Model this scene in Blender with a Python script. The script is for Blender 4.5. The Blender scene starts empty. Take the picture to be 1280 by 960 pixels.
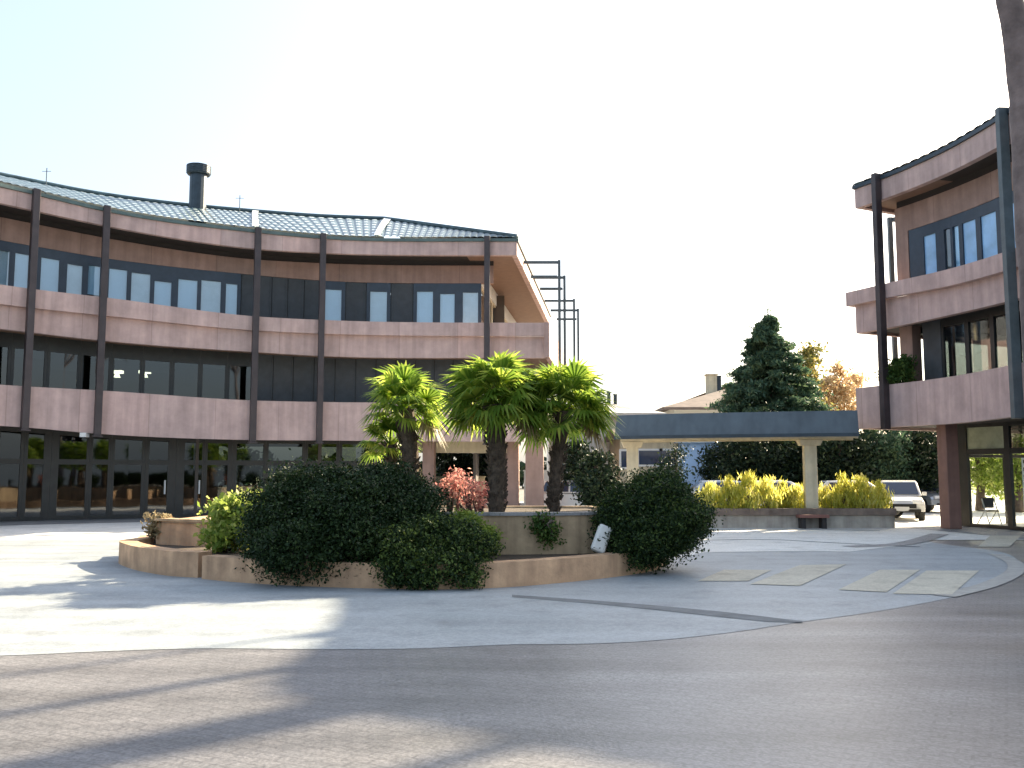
import bpy, bmesh, math, random
import numpy as np
from mathutils import Vector, Matrix
random.seed(7)
R = math.radians
S = bpy.context.scene
COL = S.collection
F = 1160.0; EYE = 1.7; PITCH = math.atan(114.0/F)
SUN_AZ = R(46.2); SUN_EL = R(28.5)      # azimuth measured from +Y towards +X

# ------------------------------------------------------------------ survey helpers
def ray(px, py):
    u = (px-640)/F; v = (480-py)/F
    c, s = math.cos(PITCH), math.sin(PITCH)
    return Vector((u, c-v*s, s+v*c))
def W(px, py, D):
    r = ray(px, py); t = D/r.y
    return Vector((r.x*t, D, EYE+r.z*t))
def G(px, py, z=0.0):
    r = ray(px, py); t = (z-EYE)/r.z
    return Vector((r.x*t, r.y*t, z))
def project_x(x, y, z):
    c, s = math.cos(PITCH), math.sin(PITCH)
    dz = z-EYE
    return 640+F*x/(y*c+dz*s)

# ------------------------------------------------------------------ object helpers
def link(name, me, parent=None, mat=None):
    o = bpy.data.objects.new(name, me); COL.objects.link(o)
    if mat is not None and me is not None:
        for m in (mat if isinstance(mat, (list, tuple)) else [mat]): me.materials.append(m)
    if parent is not None: o.parent = parent
    return o
def tag(o, label=None, cat=None, group=None, kind=None):
    if label: o['label'] = label
    if cat: o['category'] = cat
    if group: o['group'] = group
    if kind: o['kind'] = kind
    return o
def thing(name, label, cat, loc=(0, 0, 0), rz=0.0, group=None):
    o = bpy.data.objects.new(name, None); COL.objects.link(o)
    o.location = loc; o.rotation_euler = (0, 0, rz)
    o.empty_display_size = 0.2
    return tag(o, label, cat, group)
def copy_tree(o, parent=None):
    c = o.copy(); COL.objects.link(c); c.parent = parent
    for ch in list(o.children): copy_tree(ch, c)
    return c

class MB:
    def __init__(s): s.v = []; s.f = []; s.uv = []; s.mi = []
    def face(s, pts, uv=None, mi=0):
        b = len(s.v); s.v += [tuple(p) for p in pts]
        s.f.append(tuple(range(b, b+len(pts)))); s.uv.append(uv); s.mi.append(mi)
    def grid(s, rows, uvs=None, mi=0, closed=False):
        b = len(s.v); n = len(rows[0])
        for r in rows: s.v += [tuple(p) for p in r]
        for i in range(len(rows)-1):
            for j in range(n if closed else n-1):
                k = (j+1) % n
                s.f.append((b+i*n+j, b+i*n+k, b+(i+1)*n+k, b+(i+1)*n+j))
                s.uv.append([uvs[i][j], uvs[i][k], uvs[i+1][k], uvs[i+1][j]] if uvs else None); s.mi.append(mi)
    def box(s, c, size, rz=0.0, mi=0, taper=1.0):
        x, y, z = [q/2 for q in size]; cs, sn = math.cos(rz), math.sin(rz)
        P = []
        for dz, t in ((-z, 1.0), (z, taper)):
            for dx, dy in ((-x, -y), (x, -y), (x, y), (-x, y)):
                dx *= t; dy *= t
                P.append((c[0]+dx*cs-dy*sn, c[1]+dx*sn+dy*cs, c[2]+dz))
        b = len(s.v); s.v += P
        for q in ((0, 3, 2, 1), (4, 5, 6, 7), (0, 1, 5, 4), (1, 2, 6, 5), (2, 3, 7, 6), (3, 0, 4, 7)):
            s.f.append(tuple(b+i for i in q)); s.uv.append(None); s.mi.append(mi)
    def prism(s, poly, z0, z1, mi=0):
        n = len(poly); b = len(s.v)
        s.v += [(p[0], p[1], z0) for p in poly]+[(p[0], p[1], z1) for p in poly]
        s.f.append(tuple(b+n+i for i in range(n))); s.uv.append(None); s.mi.append(mi)
        s.f.append(tuple(b+n-1-i for i in range(n))); s.uv.append(None); s.mi.append(mi)
        for i in range(n):
            k = (i+1) % n
            s.f.append((b+i, b+k, b+n+k, b+n+i)); s.uv.append(None); s.mi.append(mi)
    def tube(s, pts, rad, n=8, mi=0, cap=True):
        pts = [Vector(p) for p in pts]; rows = []
        if not isinstance(rad, (list, tuple)): rad = [rad]*len(pts)
        for i, p in enumerate(pts):
            t = (pts[min(i+1, len(pts)-1)]-pts[max(i-1, 0)]).normalized()
            a = t.cross(Vector((0.13, 0.99, 0.05))).normalized()
            if a.length < .5: a = Vector((1, 0, 0))
            b = t.cross(a)
            rows.append([p+(a*math.cos(2*math.pi*k/n)+b*math.sin(2*math.pi*k/n))*rad[i] for k in range(n)])
        s.grid(rows, closed=True, mi=mi)
        if cap:
            s.face(rows[0][::-1], mi=mi); s.face(rows[-1], mi=mi)
    def build(s, name, mat, parent=None, smooth=False, bevel=0.0, fixn=True):
        me = bpy.data.meshes.new(name)
        me.from_pydata(s.v, [], s.f)
        if any(u is not None for u in s.uv):
            ul = me.uv_layers.new(name='UVMap'); i = 0
            for u, f in zip(s.uv, s.f):
                for k in range(len(f)):
                    ul.data[i].uv = u[k] if u else (0, 0); i += 1
        me.polygons.foreach_set('material_index', s.mi)
        if fixn:
            bm = bmesh.new(); bm.from_mesh(me)
            bmesh.ops.remove_doubles(bm, verts=bm.verts, dist=0.0004)
            bmesh.ops.recalc_face_normals(bm, faces=bm.faces)
            bm.to_mesh(me); bm.free()
        if smooth: me.polygons.foreach_set('use_smooth', [True]*len(me.polygons))
        o = link(name, me, parent, mat)
        if bevel:
            m = o.modifiers.new('bevel', 'BEVEL'); m.width = bevel; m.segments = 2; m.limit_method = 'ANGLE'; m.angle_limit = R(40)
        return o

# ------------------------------------------------------------------ materials
def newmat(name):
    m = bpy.data.materials.new(name); m.use_nodes = True
    return m, m.node_tree.nodes, m.node_tree.links, m.node_tree.nodes['Principled BSDF']
def mat(name, base, rough=0.7, metal=0.0, var=0.12, scale=3.0, bump=0.0, bscale=30.0, spec=0.5, streak=0.0, detail=6):
    m, N, L, B = newmat(name)
    B.inputs['Roughness'].default_value = rough; B.inputs['Metallic'].default_value = metal
    B.inputs['Specular IOR Level'].default_value = spec
    tc = N.new('ShaderNodeTexCoord'); nz = N.new('ShaderNodeTexNoise')
    nz.inputs['Scale'].default_value = scale; nz.inputs['Detail'].default_value = detail; nz.inputs['Roughness'].default_value = .62
    L.new(tc.outputs['Object'], nz.inputs['Vector'])
    cr = N.new('ShaderNodeValToRGB')
    cr.color_ramp.elements[0].position = .3; cr.color_ramp.elements[1].position = .72
    cr.color_ramp.elements[0].color = (*[c*(1-var) for c in base], 1)
    cr.color_ramp.elements[1].color = (*[min(1, c*(1+var)) for c in base], 1)
    L.new(nz.outputs['Fac'], cr.inputs['Fac'])
    out = cr.outputs['Color']
    if streak > 0:
        mp = N.new('ShaderNodeMapping'); mp.inputs['Scale'].default_value = (2.2, 2.2, .18)
        L.new(tc.outputs['Object'], mp.inputs['Vector'])
        n2 = N.new('ShaderNodeTexNoise'); n2.inputs['Scale'].default_value = 2.0; n2.inputs['Detail'].default_value = 5
        L.new(mp.outputs['Vector'], n2.inputs['Vector'])
        r2 = N.new('ShaderNodeMapRange'); r2.inputs['From Min'].default_value = .4; r2.inputs['From Max'].default_value = .7
        r2.inputs['To Min'].default_value = 0; r2.inputs['To Max'].default_value = streak
        L.new(n2.outputs['Fac'], r2.inputs['Value'])
        mx = N.new('ShaderNodeMix'); mx.data_type = 'RGBA'; mx.blend_type = 'MULTIPLY'
        L.new(r2.outputs['Result'], mx.inputs['Factor']); L.new(out, mx.inputs['A']); mx.inputs['B'].default_value = (.45, .42, .42, 1)
        out = mx.outputs['Result']
    L.new(out, B.inputs['Base Color'])
    if bump > 0:
        n3 = N.new('ShaderNodeTexNoise'); n3.inputs['Scale'].default_value = bscale; n3.inputs['Detail'].default_value = 6
        L.new(tc.outputs['Object'], n3.inputs['Vector'])
        bp = N.new('ShaderNodeBump'); bp.inputs['Strength'].default_value = bump; bp.inputs['Distance'].default_value = .02
        L.new(n3.outputs['Fac'], bp.inputs['Height']); L.new(bp.outputs['Normal'], B.inputs['Normal'])
    return m
def panel_mat(name, base, pw=1.2, ph=5.0, off=.0):
    """pink precast panels: UV = (metres along the facade, metres up), thin vertical joints, stains"""
    m, N, L, B = newmat(name)
    B.inputs['Roughness'].default_value = .82
    uv = N.new('ShaderNodeUVMap')
    br = N.new('ShaderNodeTexBrick'); br.offset = off
    br.inputs['Scale'].default_value = 1; br.inputs['Mortar Size'].default_value = .012
    br.inputs['Brick Width'].default_value = pw; br.inputs['Row Height'].default_value = ph
    br.inputs['Color1'].default_value = (*base, 1); br.inputs['Color2'].default_value = (base[0]*.9, base[1]*.95, base[2]*.97, 1)
    br.inputs['Mortar'].default_value = (base[0]*.7, base[1]*.7, base[2]*.7, 1)
    L.new(uv.outputs['UV'], br.inputs['Vector'])
    tc = N.new('ShaderNodeTexCoord')
    nz = N.new('ShaderNodeTexNoise'); nz.inputs['Scale'].default_value = 1.3; nz.inputs['Detail'].default_value = 8; nz.inputs['Roughness'].default_value = .7
    L.new(tc.outputs['Object'], nz.inputs['Vector'])
    mr = N.new('ShaderNodeMapRange'); mr.inputs['From Min'].default_value = .3; mr.inputs['From Max'].default_value = .75
    mr.inputs['To Min'].default_value = .78; mr.inputs['To Max'].default_value = 1.14
    L.new(nz.outputs['Fac'], mr.inputs['Value'])
    mp = N.new('ShaderNodeMapping'); mp.inputs['Scale'].default_value = (3.0, .25, 1); L.new(uv.outputs['UV'], mp.inputs['Vector'])
    n2 = N.new('ShaderNodeTexNoise'); n2.inputs['Scale'].default_value = 1.2; n2.inputs['Detail'].default_value = 6; L.new(mp.outputs['Vector'], n2.inputs['Vector'])
    m2 = N.new('ShaderNodeMapRange'); m2.inputs['From Min'].default_value = .35; m2.inputs['From Max'].default_value = .7
    m2.inputs['To Min'].default_value = .8; m2.inputs['To Max'].default_value = 1.08; L.new(n2.outputs['Fac'], m2.inputs['Value'])
    mu = N.new('ShaderNodeMath'); mu.operation = 'MULTIPLY'; L.new(mr.outputs['Result'], mu.inputs[0]); L.new(m2.outputs['Result'], mu.inputs[1])
    vm = N.new('ShaderNodeVectorMath'); vm.operation = 'SCALE'; L.new(br.outputs['Color'], vm.inputs[0]); L.new(mu.outputs[0], vm.inputs['Scale'])
    L.new(vm.outputs['Vector'], B.inputs['Base Color'])
    n3 = N.new('ShaderNodeTexNoise'); n3.inputs['Scale'].default_value = 40; L.new(tc.outputs['Object'], n3.inputs['Vector'])
    bp = N.new('ShaderNodeBump'); bp.inputs['Strength'].default_value = .25; bp.inputs['Distance'].default_value = .01
    L.new(n3.outputs['Fac'], bp.inputs['Height']); L.new(bp.outputs['Normal'], B.inputs['Normal'])
    return m
def glass_mat(name, tint=(.5, .55, .55), refl=.25, rough=.03):
    m, N, L, B = newmat(name)
    out = N['Material Output']; N.remove(B)
    tr = N.new('ShaderNodeBsdfTransparent'); tr.inputs['Color'].default_value = (*tint, 1)
    gl = N.new('ShaderNodeBsdfGlossy'); gl.inputs['Roughness'].default_value = rough; gl.inputs['Color'].default_value = (.9, .95, 1, 1)
    fr = N.new('ShaderNodeFresnel'); fr.inputs['IOR'].default_value = 1.5
    mr = N.new('ShaderNodeMapRange'); mr.inputs['To Min'].default_value = refl; mr.inputs['To Max'].default_value = 1
    L.new(fr.outputs['Fac'], mr.inputs['Value'])
    tc = N.new('ShaderNodeTexCoord'); nz = N.new('ShaderNodeTexNoise'); nz.inputs['Scale'].default_value = .8; nz.inputs['Detail'].default_value = 1
    L.new(tc.outputs['Object'], nz.inputs['Vector'])
    bp = N.new('ShaderNodeBump'); bp.inputs['Strength'].default_value = .08; bp.inputs['Distance'].default_value = .05
    L.new(nz.outputs['Fac'], bp.inputs['Height']); L.new(bp.outputs['Normal'], gl.inputs['Normal'])
    ge = N.new('ShaderNodeNewGeometry'); ib = N.new('ShaderNodeMath'); ib.operation = 'SUBTRACT'; ib.inputs[0].default_value = 1; L.new(ge.outputs['Backfacing'], ib.inputs[1])
    mm = N.new('ShaderNodeMath'); mm.operation = 'MULTIPLY'; L.new(mr.outputs['Result'], mm.inputs[0]); L.new(ib.outputs[0], mm.inputs[1])
    mx = N.new('ShaderNodeMixShader'); L.new(mm.outputs[0], mx.inputs['Fac'])
    L.new(tr.outputs[0], mx.inputs[1]); L.new(gl.outputs[0], mx.inputs[2]); L.new(mx.outputs[0], out.inputs['Surface'])
    return m
def leaf_mat(name, c1, c2, c3=None, trans=.35, rough=.5, scale=1.6):
    m, N, L, B = newmat(name); out = N['Material Output']
    geo = N.new('ShaderNodeNewGeometry'); tc = N.new('ShaderNodeTexCoord')
    nz = N.new('ShaderNodeTexNoise'); nz.inputs['Scale'].default_value = scale; nz.inputs['Detail'].default_value = 3
    L.new(tc.outputs['Object'], nz.inputs['Vector'])
    ad = N.new('ShaderNodeMath'); ad.operation = 'MULTIPLY_ADD'; ad.inputs[1].default_value = .55
    L.new(geo.outputs['Random Per Island'], ad.inputs[0])
    sb = N.new('ShaderNodeMath'); sb.operation = 'MULTIPLY'; sb.inputs[1].default_value = .5; L.new(nz.outputs['Fac'], sb.inputs[0])
    L.new(sb.outputs[0], ad.inputs[2])
    cr = N.new('ShaderNodeValToRGB'); E = cr.color_ramp.elements
    E[0].position = .12; E[0].color = (*c1, 1); E[1].position = .85; E[1].color = (*(c3 or c2), 1)
    if c3:
        e = E.new(.55); e.color = (*c2, 1)
    L.new(ad.outputs[0], cr.inputs['Fac'])
    L.new(cr.outputs['Color'], B.inputs['Base Color']); B.inputs['Roughness'].default_value = rough
    B.inputs['Specular IOR Level'].default_value = .18
    tl = N.new('ShaderNodeBsdfTranslucent'); hs = N.new('ShaderNodeHueSaturation'); hs.inputs['Value'].default_value = 1.5; hs.inputs['Hue'].default_value = .485
    L.new(cr.outputs['Color'], hs.inputs['Color']); L.new(hs.outputs['Color'], tl.inputs['Color'])
    mx = N.new('ShaderNodeMixShader'); mx.inputs['Fac'].default_value = trans
    L.new(B.outputs[0], mx.inputs[1]); L.new(tl.outputs[0], mx.inputs[2]); L.new(mx.outputs[0], out.inputs['Surface'])
    return m
def emis(name, col, st):
    m, N, L, B = newmat(name)
    B.inputs['Base Color'].default_value = (*col, 1); B.inputs['Emission Color'].default_value = (*col, 1); B.inputs['Emission Strength'].default_value = st
    return m

def ground_mat(name, base, tint2, scale=.35, grain=90, rough=.75, bump=.25, crack=0.0, joint=0.0, spec=.4, wear=.35, tracks=0.0):
    m, N, L, B = newmat(name); B.inputs['Specular IOR Level'].default_value = spec
    tc = N.new('ShaderNodeTexCoord')
    a = N.new('ShaderNodeTexNoise'); a.inputs['Scale'].default_value = scale; a.inputs['Detail'].default_value = 9; a.inputs['Roughness'].default_value = .65
    L.new(tc.outputs['Object'], a.inputs['Vector'])
    cr = N.new('ShaderNodeValToRGB'); cr.color_ramp.elements[0].position = .36; cr.color_ramp.elements[1].position = .66
    cr.color_ramp.elements[0].color = (*base, 1); cr.color_ramp.elements[1].color = (*tint2, 1); L.new(a.outputs['Fac'], cr.inputs['Fac'])
    g = N.new('ShaderNodeTexNoise'); g.inputs['Scale'].default_value = grain; g.inputs['Detail'].default_value = 2; L.new(tc.outputs['Object'], g.inputs['Vector'])
    g2 = N.new('ShaderNodeTexVoronoi'); g2.inputs['Scale'].default_value = grain*.35; L.new(tc.outputs['Object'], g2.inputs['Vector'])
    mr = N.new('ShaderNodeMapRange'); mr.inputs['From Min'].default_value = .3; mr.inputs['From Max'].default_value = .7
    mr.inputs['To Min'].default_value = 1-wear; mr.inputs['To Max'].default_value = 1+wear; L.new(g.outputs['Fac'], mr.inputs['Value'])
    mr2 = N.new('ShaderNodeMapRange'); mr2.inputs['To Max'].default_value = 1.12; mr2.inputs['To Min'].default_value = .86; L.new(g2.outputs['Distance'], mr2.inputs['Value'])
    mu = N.new('ShaderNodeMath'); mu.operation = 'MULTIPLY'; L.new(mr.outputs['Result'], mu.inputs[0]); L.new(mr2.outputs['Result'], mu.inputs[1])
    last = mu.outputs[0]
    # blotches and old stains
    st = N.new('ShaderNodeTexNoise'); st.inputs['Scale'].default_value = 1.7; st.inputs['Detail'].default_value = 5; L.new(tc.outputs['Object'], st.inputs['Vector'])
    sr = N.new('ShaderNodeMapRange'); sr.inputs['From Min'].default_value = .52; sr.inputs['From Max'].default_value = .72; sr.inputs['To Min'].default_value = 1; sr.inputs['To Max'].default_value = .78
    L.new(st.outputs['Fac'], sr.inputs['Value'])
    m3 = N.new('ShaderNodeMath'); m3.operation = 'MULTIPLY'; L.new(last, m3.inputs[0]); L.new(sr.outputs['Result'], m3.inputs[1]); last = m3.outputs[0]
    if tracks:
        mp = N.new('ShaderNodeMapping'); mp.inputs['Rotation'].default_value = (0, 0, R(20)); mp.inputs['Scale'].default_value = (.15, 1.6, 1)
        L.new(tc.outputs['Object'], mp.inputs['Vector'])
        tn = N.new('ShaderNodeTexNoise'); tn.inputs['Scale'].default_value = 1.0; tn.inputs['Detail'].default_value = 6; L.new(mp.outputs['Vector'], tn.inputs['Vector'])
        tr = N.new('ShaderNodeMapRange'); tr.inputs['From Min'].default_value = .35; tr.inputs['From Max'].default_value = .65
        tr.inputs['To Min'].default_value = 1-tracks; tr.inputs['To Max'].default_value = 1+tracks; L.new(tn.outputs['Fac'], tr.inputs['Value'])
        m4 = N.new('ShaderNodeMath'); m4.operation = 'MULTIPLY'; L.new(last, m4.inputs[0]); L.new(tr.outputs['Result'], m4.inputs[1]); last = m4.outputs[0]
    vm = N.new('ShaderNodeVectorMath'); vm.operation = 'SCALE'; L.new(cr.outputs['Color'], vm.inputs[0]); L.new(last, vm.inputs['Scale'])
    out = vm.outputs['Vector']
    if joint:
        br = N.new('ShaderNodeTexBrick'); br.inputs['Scale'].default_value = 1; br.inputs['Brick Width'].default_value = joint*1.6; br.inputs['Row Height'].default_value = joint
        br.inputs['Mortar Size'].default_value = .012; br.inputs['Color1'].default_value = (1, 1, 1, 1); br.inputs['Color2'].default_value = (.88, .9, .9, 1); br.inputs['Mortar'].default_value = (.62, .62, .62, 1)
        mpj = N.new('ShaderNodeMapping'); mpj.inputs['Rotation'].default_value = (0, 0, R(28)); L.new(tc.outputs['Object'], mpj.inputs['Vector']); L.new(mpj.outputs['Vector'], br.inputs['Vector'])
        mj = N.new('ShaderNodeMix'); mj.data_type = 'RGBA'; mj.blend_type = 'MULTIPLY'; mj.inputs['Factor'].default_value = .55 if joint < .3 else .8
        L.new(out, mj.inputs['A']); L.new(br.outputs['Color'], mj.inputs['B']); out = mj.outputs['Result']
    L.new(out, B.inputs['Base Color'])
    rr = N.new('ShaderNodeMapRange'); rr.inputs['To Min'].default_value = rough-.15; rr.inputs['To Max'].default_value = rough+.12; L.new(a.outputs['Fac'], rr.inputs['Value'])
    L.new(rr.outputs['Result'], B.inputs['Roughness'])
    bp = N.new('ShaderNodeBump'); bp.inputs['Strength'].default_value = bump; bp.inputs['Distance'].default_value = .01
    L.new(g.outputs['Fac'], bp.inputs['Height']); L.new(bp.outputs['Normal'], B.inputs['Normal'])
    return m

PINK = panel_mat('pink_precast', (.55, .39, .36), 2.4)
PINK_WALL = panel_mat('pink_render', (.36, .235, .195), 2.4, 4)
CREAM = mat('cream_concrete', (.62, .54, .38), .8, streak=.4, bump=.2)
NAVY = mat('navy_frame', (.025, .04, .065), .35, var=.2)
BLACKF = mat('dark_bronze_frame', (.02, .022, .022), .4, var=.3)
POST = mat('dark_brown_steel', (.048, .036, .038), .45, var=.3, scale=2, streak=.3)
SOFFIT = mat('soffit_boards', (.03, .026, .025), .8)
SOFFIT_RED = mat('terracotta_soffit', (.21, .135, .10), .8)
SHUT = mat('charcoal_shutter', (.045, .052, .06), .55, var=.2)
GUTTER = mat('verdigris_gutter', (.09, .13, .125), .45, metal=.2, var=.25)
METAL = mat('dark_flue_metal', (.03, .045, .06), .4, metal=.3, var=.3)
SKYREF = mat('painted_sky_reflection', (.40, .55, .68), .5, var=.08, scale=.8)  # backings behind the panes: sky reflection put into the colour
SKYREF2 = mat('painted_grey_sky_reflection', (.46, .54, .60), .5, var=.12, scale=1.5)
SKYPANE = mat('painted_sky_pane', (.30, .52, .80), .12, var=.22, scale=1.2, spec=.6)  # opaque pane whose blue is the painted reflection of the sky
SKYREFB = mat('painted_blue_sky_reflection', (.42, .70, .97), .5, var=.1, scale=.8)
BLINDW = mat('pale_blind', (.55, .56, .55), .6, var=.08)
GLASS = glass_mat('office_glass', (.9, .95, .97), .14)
GLASSD = glass_mat('dark_shop_glass', (.30, .33, .32), .045)
GLASSC = glass_mat('clear_shop_glass', (.97, 1, .98), .02)
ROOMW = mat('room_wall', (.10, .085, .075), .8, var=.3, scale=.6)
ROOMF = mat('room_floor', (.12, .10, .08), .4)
TRANS = mat('dark_transom', (.30, .31, .30), .25, var=.35, scale=1.2)
STONE = mat('pinkish_planter_stone', (.52, .33, .20), .85, var=.28, scale=2.2, bump=.5, bscale=25, streak=.55)
STONE2 = mat('tan_planter_render', (.48, .35, .22), .9, var=.35, scale=1.6, bump=.5, bscale=18, streak=.7)
SOIL = mat('soil', (.07, .05, .035), .95, var=.4, scale=6, bump=.8)
BROWNCOL = mat('brown_column', (.23, .125, .10), .75, streak=.3)
BARK = mat('bark', (.13, .095, .08), .9, var=.45, scale=5, bump=1.0, bscale=14, streak=.5)
FIBRE = mat('palm_trunk_fibre', (.085, .06, .042), .95, var=.5, scale=14, bump=1.0, bscale=40)
WHITE = mat('white_paint', (.78, .78, .76), .5, var=.04)
SLATE = mat('slate_blue_canopy', (.085, .11, .13), .55, var=.18, scale=1.2, streak=.4)
TILE = mat('glazed_teal_tile', (.06, .10, .115), .32, var=.45, scale=2.5)
TILE_GLINT = mat('painted_tile_glint', (.60, .68, .70), .3, var=.25, scale=3)  # light tone is the sky glint on the teal tiles, painted
TILEW = mat('pale_ridge_flashing', (.62, .66, .66), .5, var=.1)
BROOF = mat('brown_tile_roof', (.15, .115, .10), .8, var=.3, scale=1.5)
HOUSEW = mat('white_render', (.70, .69, .66), .8, var=.05, scale=.5)
BLUEW = mat('pale_blue_render', (.42, .60, .85), .8, var=.1, scale=.6)
CARW = mat('white_car_paint', (.72, .72, .70), .2, var=.02)
CARG = mat('silver_car_paint', (.45, .48, .52), .25, metal=.5, var=.03)
CARB = mat('blue_grey_car_paint', (.16, .22, .32), .25, metal=.4, var=.03)
CARGL = mat('car_glass', (.03, .045, .09), .06, var=.1)
RUBBER = mat('rubber', (.02, .02, .02), .8)
RIM = mat('alloy', (.45, .45, .46), .3, metal=.8)
LAMPM = mat('headlamp', (.8, .82, .85), .1)
REDL = mat('red_lamp', (.5, .02, .02), .2)
LIT = emis('lit_lamp', (1, .9, .7), 4.0)

# ------------------------------------------------------------------ facade sweep
class Facade:
    """plan path with level heights; outward side = right of travel"""
    def __init__(s, ctrl, step=.5):
        # ctrl: list of (x, y, {level: z})
        P = np.array([(c[0], c[1]) for c in ctrl], float); K = list(ctrl[0][2].keys())
        Zs = np.array([[c[2][k] for k in K] for c in ctrl], float)
        d = np.concatenate([[0], np.cumsum(np.linalg.norm(np.diff(P, axis=0), axis=1))])
        s.len = d[-1]; n = max(2, int(s.len/step)+1)
        t = np.linspace(0, s.len, n)
        def smooth(col):
            m = np.zeros(len(d))
            if len(d) == 2: m[:] = (col[1]-col[0])/(d[1]-d[0])
            else:
                sl = np.diff(col)/np.diff(d); m[0] = sl[0]; m[-1] = sl[-1]; m[1:-1] = (sl[:-1]*np.diff(d)[1:]+sl[1:]*np.diff(d)[:-1])/(np.diff(d)[1:]+np.diff(d)[:-1])
            i = np.clip(np.searchsorted(d, t, side='right')-1, 0, len(d)-2); h = d[i+1]-d[i]; u = (t-d[i])/h
            return (2*u**3-3*u**2+1)*col[i]+(u**3-2*u**2+u)*h*m[i]+(-2*u**3+3*u**2)*col[i+1]+(u**3-u**2)*h*m[i+1]
        s.t = t; s.x = smooth(P[:, 0]); s.y = smooth(P[:, 1]); s.z = {k: smooth(Zs[:, i]) for i, k in enumerate(K)}
        tx = np.gradient(s.x, t); ty = np.gradient(s.y, t); L = np.hypot(tx, ty); s.nx = ty/L; s.ny = -tx/L
        s.ctrl_s = d
    def at(s, q, off=0.0):
        f = lambda a: float(np.interp(q, s.t, a)); nx, ny = f(s.nx), f(s.ny)
        return f(s.x)+nx*off, f(s.y)+ny*off, nx, ny
    def ext(s, q, off):      # beyond the ends: extend straight
        qq = min(max(q, 0), s.len); x, y, nx, ny = s.at(qq, off); e = q-qq
        return x-ny*e, y+nx*e
    def lv(s, k, q): return float(np.interp(q, s.t, s.z[k]))
    def Z(s, spec, q):
        if isinstance(spec, (int, float)): return float(spec)
        if isinstance(spec, tuple): return s.lv(spec[0], q)+spec[1]
        return s.lv(spec, q)
    def sweep(s, mb, s0, s1, o0, o1, z0, z1, mi=0, step=.5):
        n = max(1, int(math.ceil((s1-s0)/step))); rows = []; uvs = []
        for i in range(n+1):
            q = s0+(s1-s0)*i/n; a = s.ext(q, o0); b = s.ext(q, o1); l, h = s.Z(z0, q), s.Z(z1, q)
            rows.append([(a[0], a[1], l), (b[0], b[1], l), (b[0], b[1], h), (a[0], a[1], h)])
            w = abs(o1-o0)
            uvs.append([(q, l-w), (q, l), (q, h), (q, h+w)])
        b0 = len(mb.v)
        mb.grid(rows, uvs, mi, closed=True)
        mb.face(rows[0][::-1], [(0, r[2]) for r in rows[0][::-1]], mi); mb.face(rows[-1], [(0, r[2]) for r in rows[-1]], mi)
    def s_of_px(s, px, off, k, lo=0, hi=None):
        hi = s.len if hi is None else hi; best = None
        for i in range(int((hi-lo)/.05)+1):
            q = lo+i*.05; x, y = s.ext(q, off); e = abs(project_x(x, y, s.Z(k, q))-px)
            if best is None or e < best[0]: best = (e, q)
        return best[1]

def window(Fc, parent, s0, s1, off, z0, z1, p0, p1, pz0, pz1, fm, pm, name='window', th=.08, inset=.05, child='pane'):
    """a bay: frame around a pane opening; pane is a sub-part"""
    f = MB()
    if p0-s0 > .01: Fc.sweep(f, s0, p0, off-th, off, z0, z1)
    if s1-p1 > .01: Fc.sweep(f, p1, s1, off-th, off, z0, z1)
    Fc.sweep(f, p0, p1, off-th, off, z0, pz0); Fc.sweep(f, p0, p1, off-th, off, pz1, z1)
    o = f.build(name, fm, parent, fixn=False)
    g = MB(); Fc.sweep(g, p0, p1, off-inset-.012, off-inset, pz0, pz1); g.build(child, pm, o)
    return o

# ------------------------------------------------------------------ LEFT BUILDING
def lev(top, names_y, D):
    return {k: W(px, py, D).z for k, (px, py) in names_y.items()}
def ctrl_left(xt, D, xb, ys):
    """xt: pixel x of the post at the eave, xb: at its foot; ys: the eight level rows"""
    names = ['top', 'fb', 'head', 'b2t', 'st', 'b2b', 'b1t', 'b1b']; d = {}
    for k, y in zip(names, ys):
        f = (y-ys[0])/(ys[-1]-ys[0]); d[k] = W(xt+(xb-xt)*f, y, D if k != 'head' else D+1.5).z
    p = W(xt, ys[0], D); return (p.x, p.y, d)
A = ctrl_left(44, 32.7, 30, [242, 263, 308, 361, 384.5, 414, 483, 534])
B_ = ctrl_left(133, 34.1, 122, [263, 282, 323, 371.5, 394, 424.5, 488, 542])
C_ = ctrl_left(322, 36.5, 316, [289.5, 311, 344, 395.6, 413, 439, 500.6, 550])
D_ = ctrl_left(403.5, 37.5, 398, [297, 316, 350.7, 400, 417, 444, 502.5, 550.5])
E_ = ctrl_left(609, 38.2, 606.5, [300.4, 319, 354, 403.5, 420, 446.6, 503, 552])
Pc = W(646, 299, 38.2)
left_ctrl = [(A[0]-4.6, A[1]-9.0, dict(A[2])), (A[0]-2.6, A[1]-3.6, dict(A[2])), A, B_, C_, D_, E_, (Pc.x, Pc.y, dict(E_[2]))]
FL = Facade(left_ctrl)
LB = thing('office_building', 'long concave pink office building with teal tiled roof and chimney on the left', 'building', (-8, 37, 0))
def parent_keep(o, p):
    o.parent = p; o.matrix_parent_inverse = Matrix.Translation(-Vector(p.location)) if abs(p.rotation_euler.z) < 1e-9 else (Matrix.Translation(p.location) @ Matrix.Rotation(p.rotation_euler.z, 4, 'Z')).inverted()
    return o
LB.location = (0, 0, 0)
sE = FL.ctrl_s; L_END = FL.len
REC = -1.5
def part(Fc, name, m, parent, specs, **k):
    mb = MB()
    for a in specs: Fc.sweep(mb, *a)
    return mb.build(name, m, parent, **k)
Z2 = L_END+1.35     # balconies run past the roof corner
part(FL, 'roof_fascia', PINK, LB, [(0, L_END, -.22, 0, 'fb', ('top', -.06))])
part(FL, 'gutter', GUTTER, LB, [(0, L_END, -.30, .07, ('top', -.055), ('top', .07))])
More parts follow.
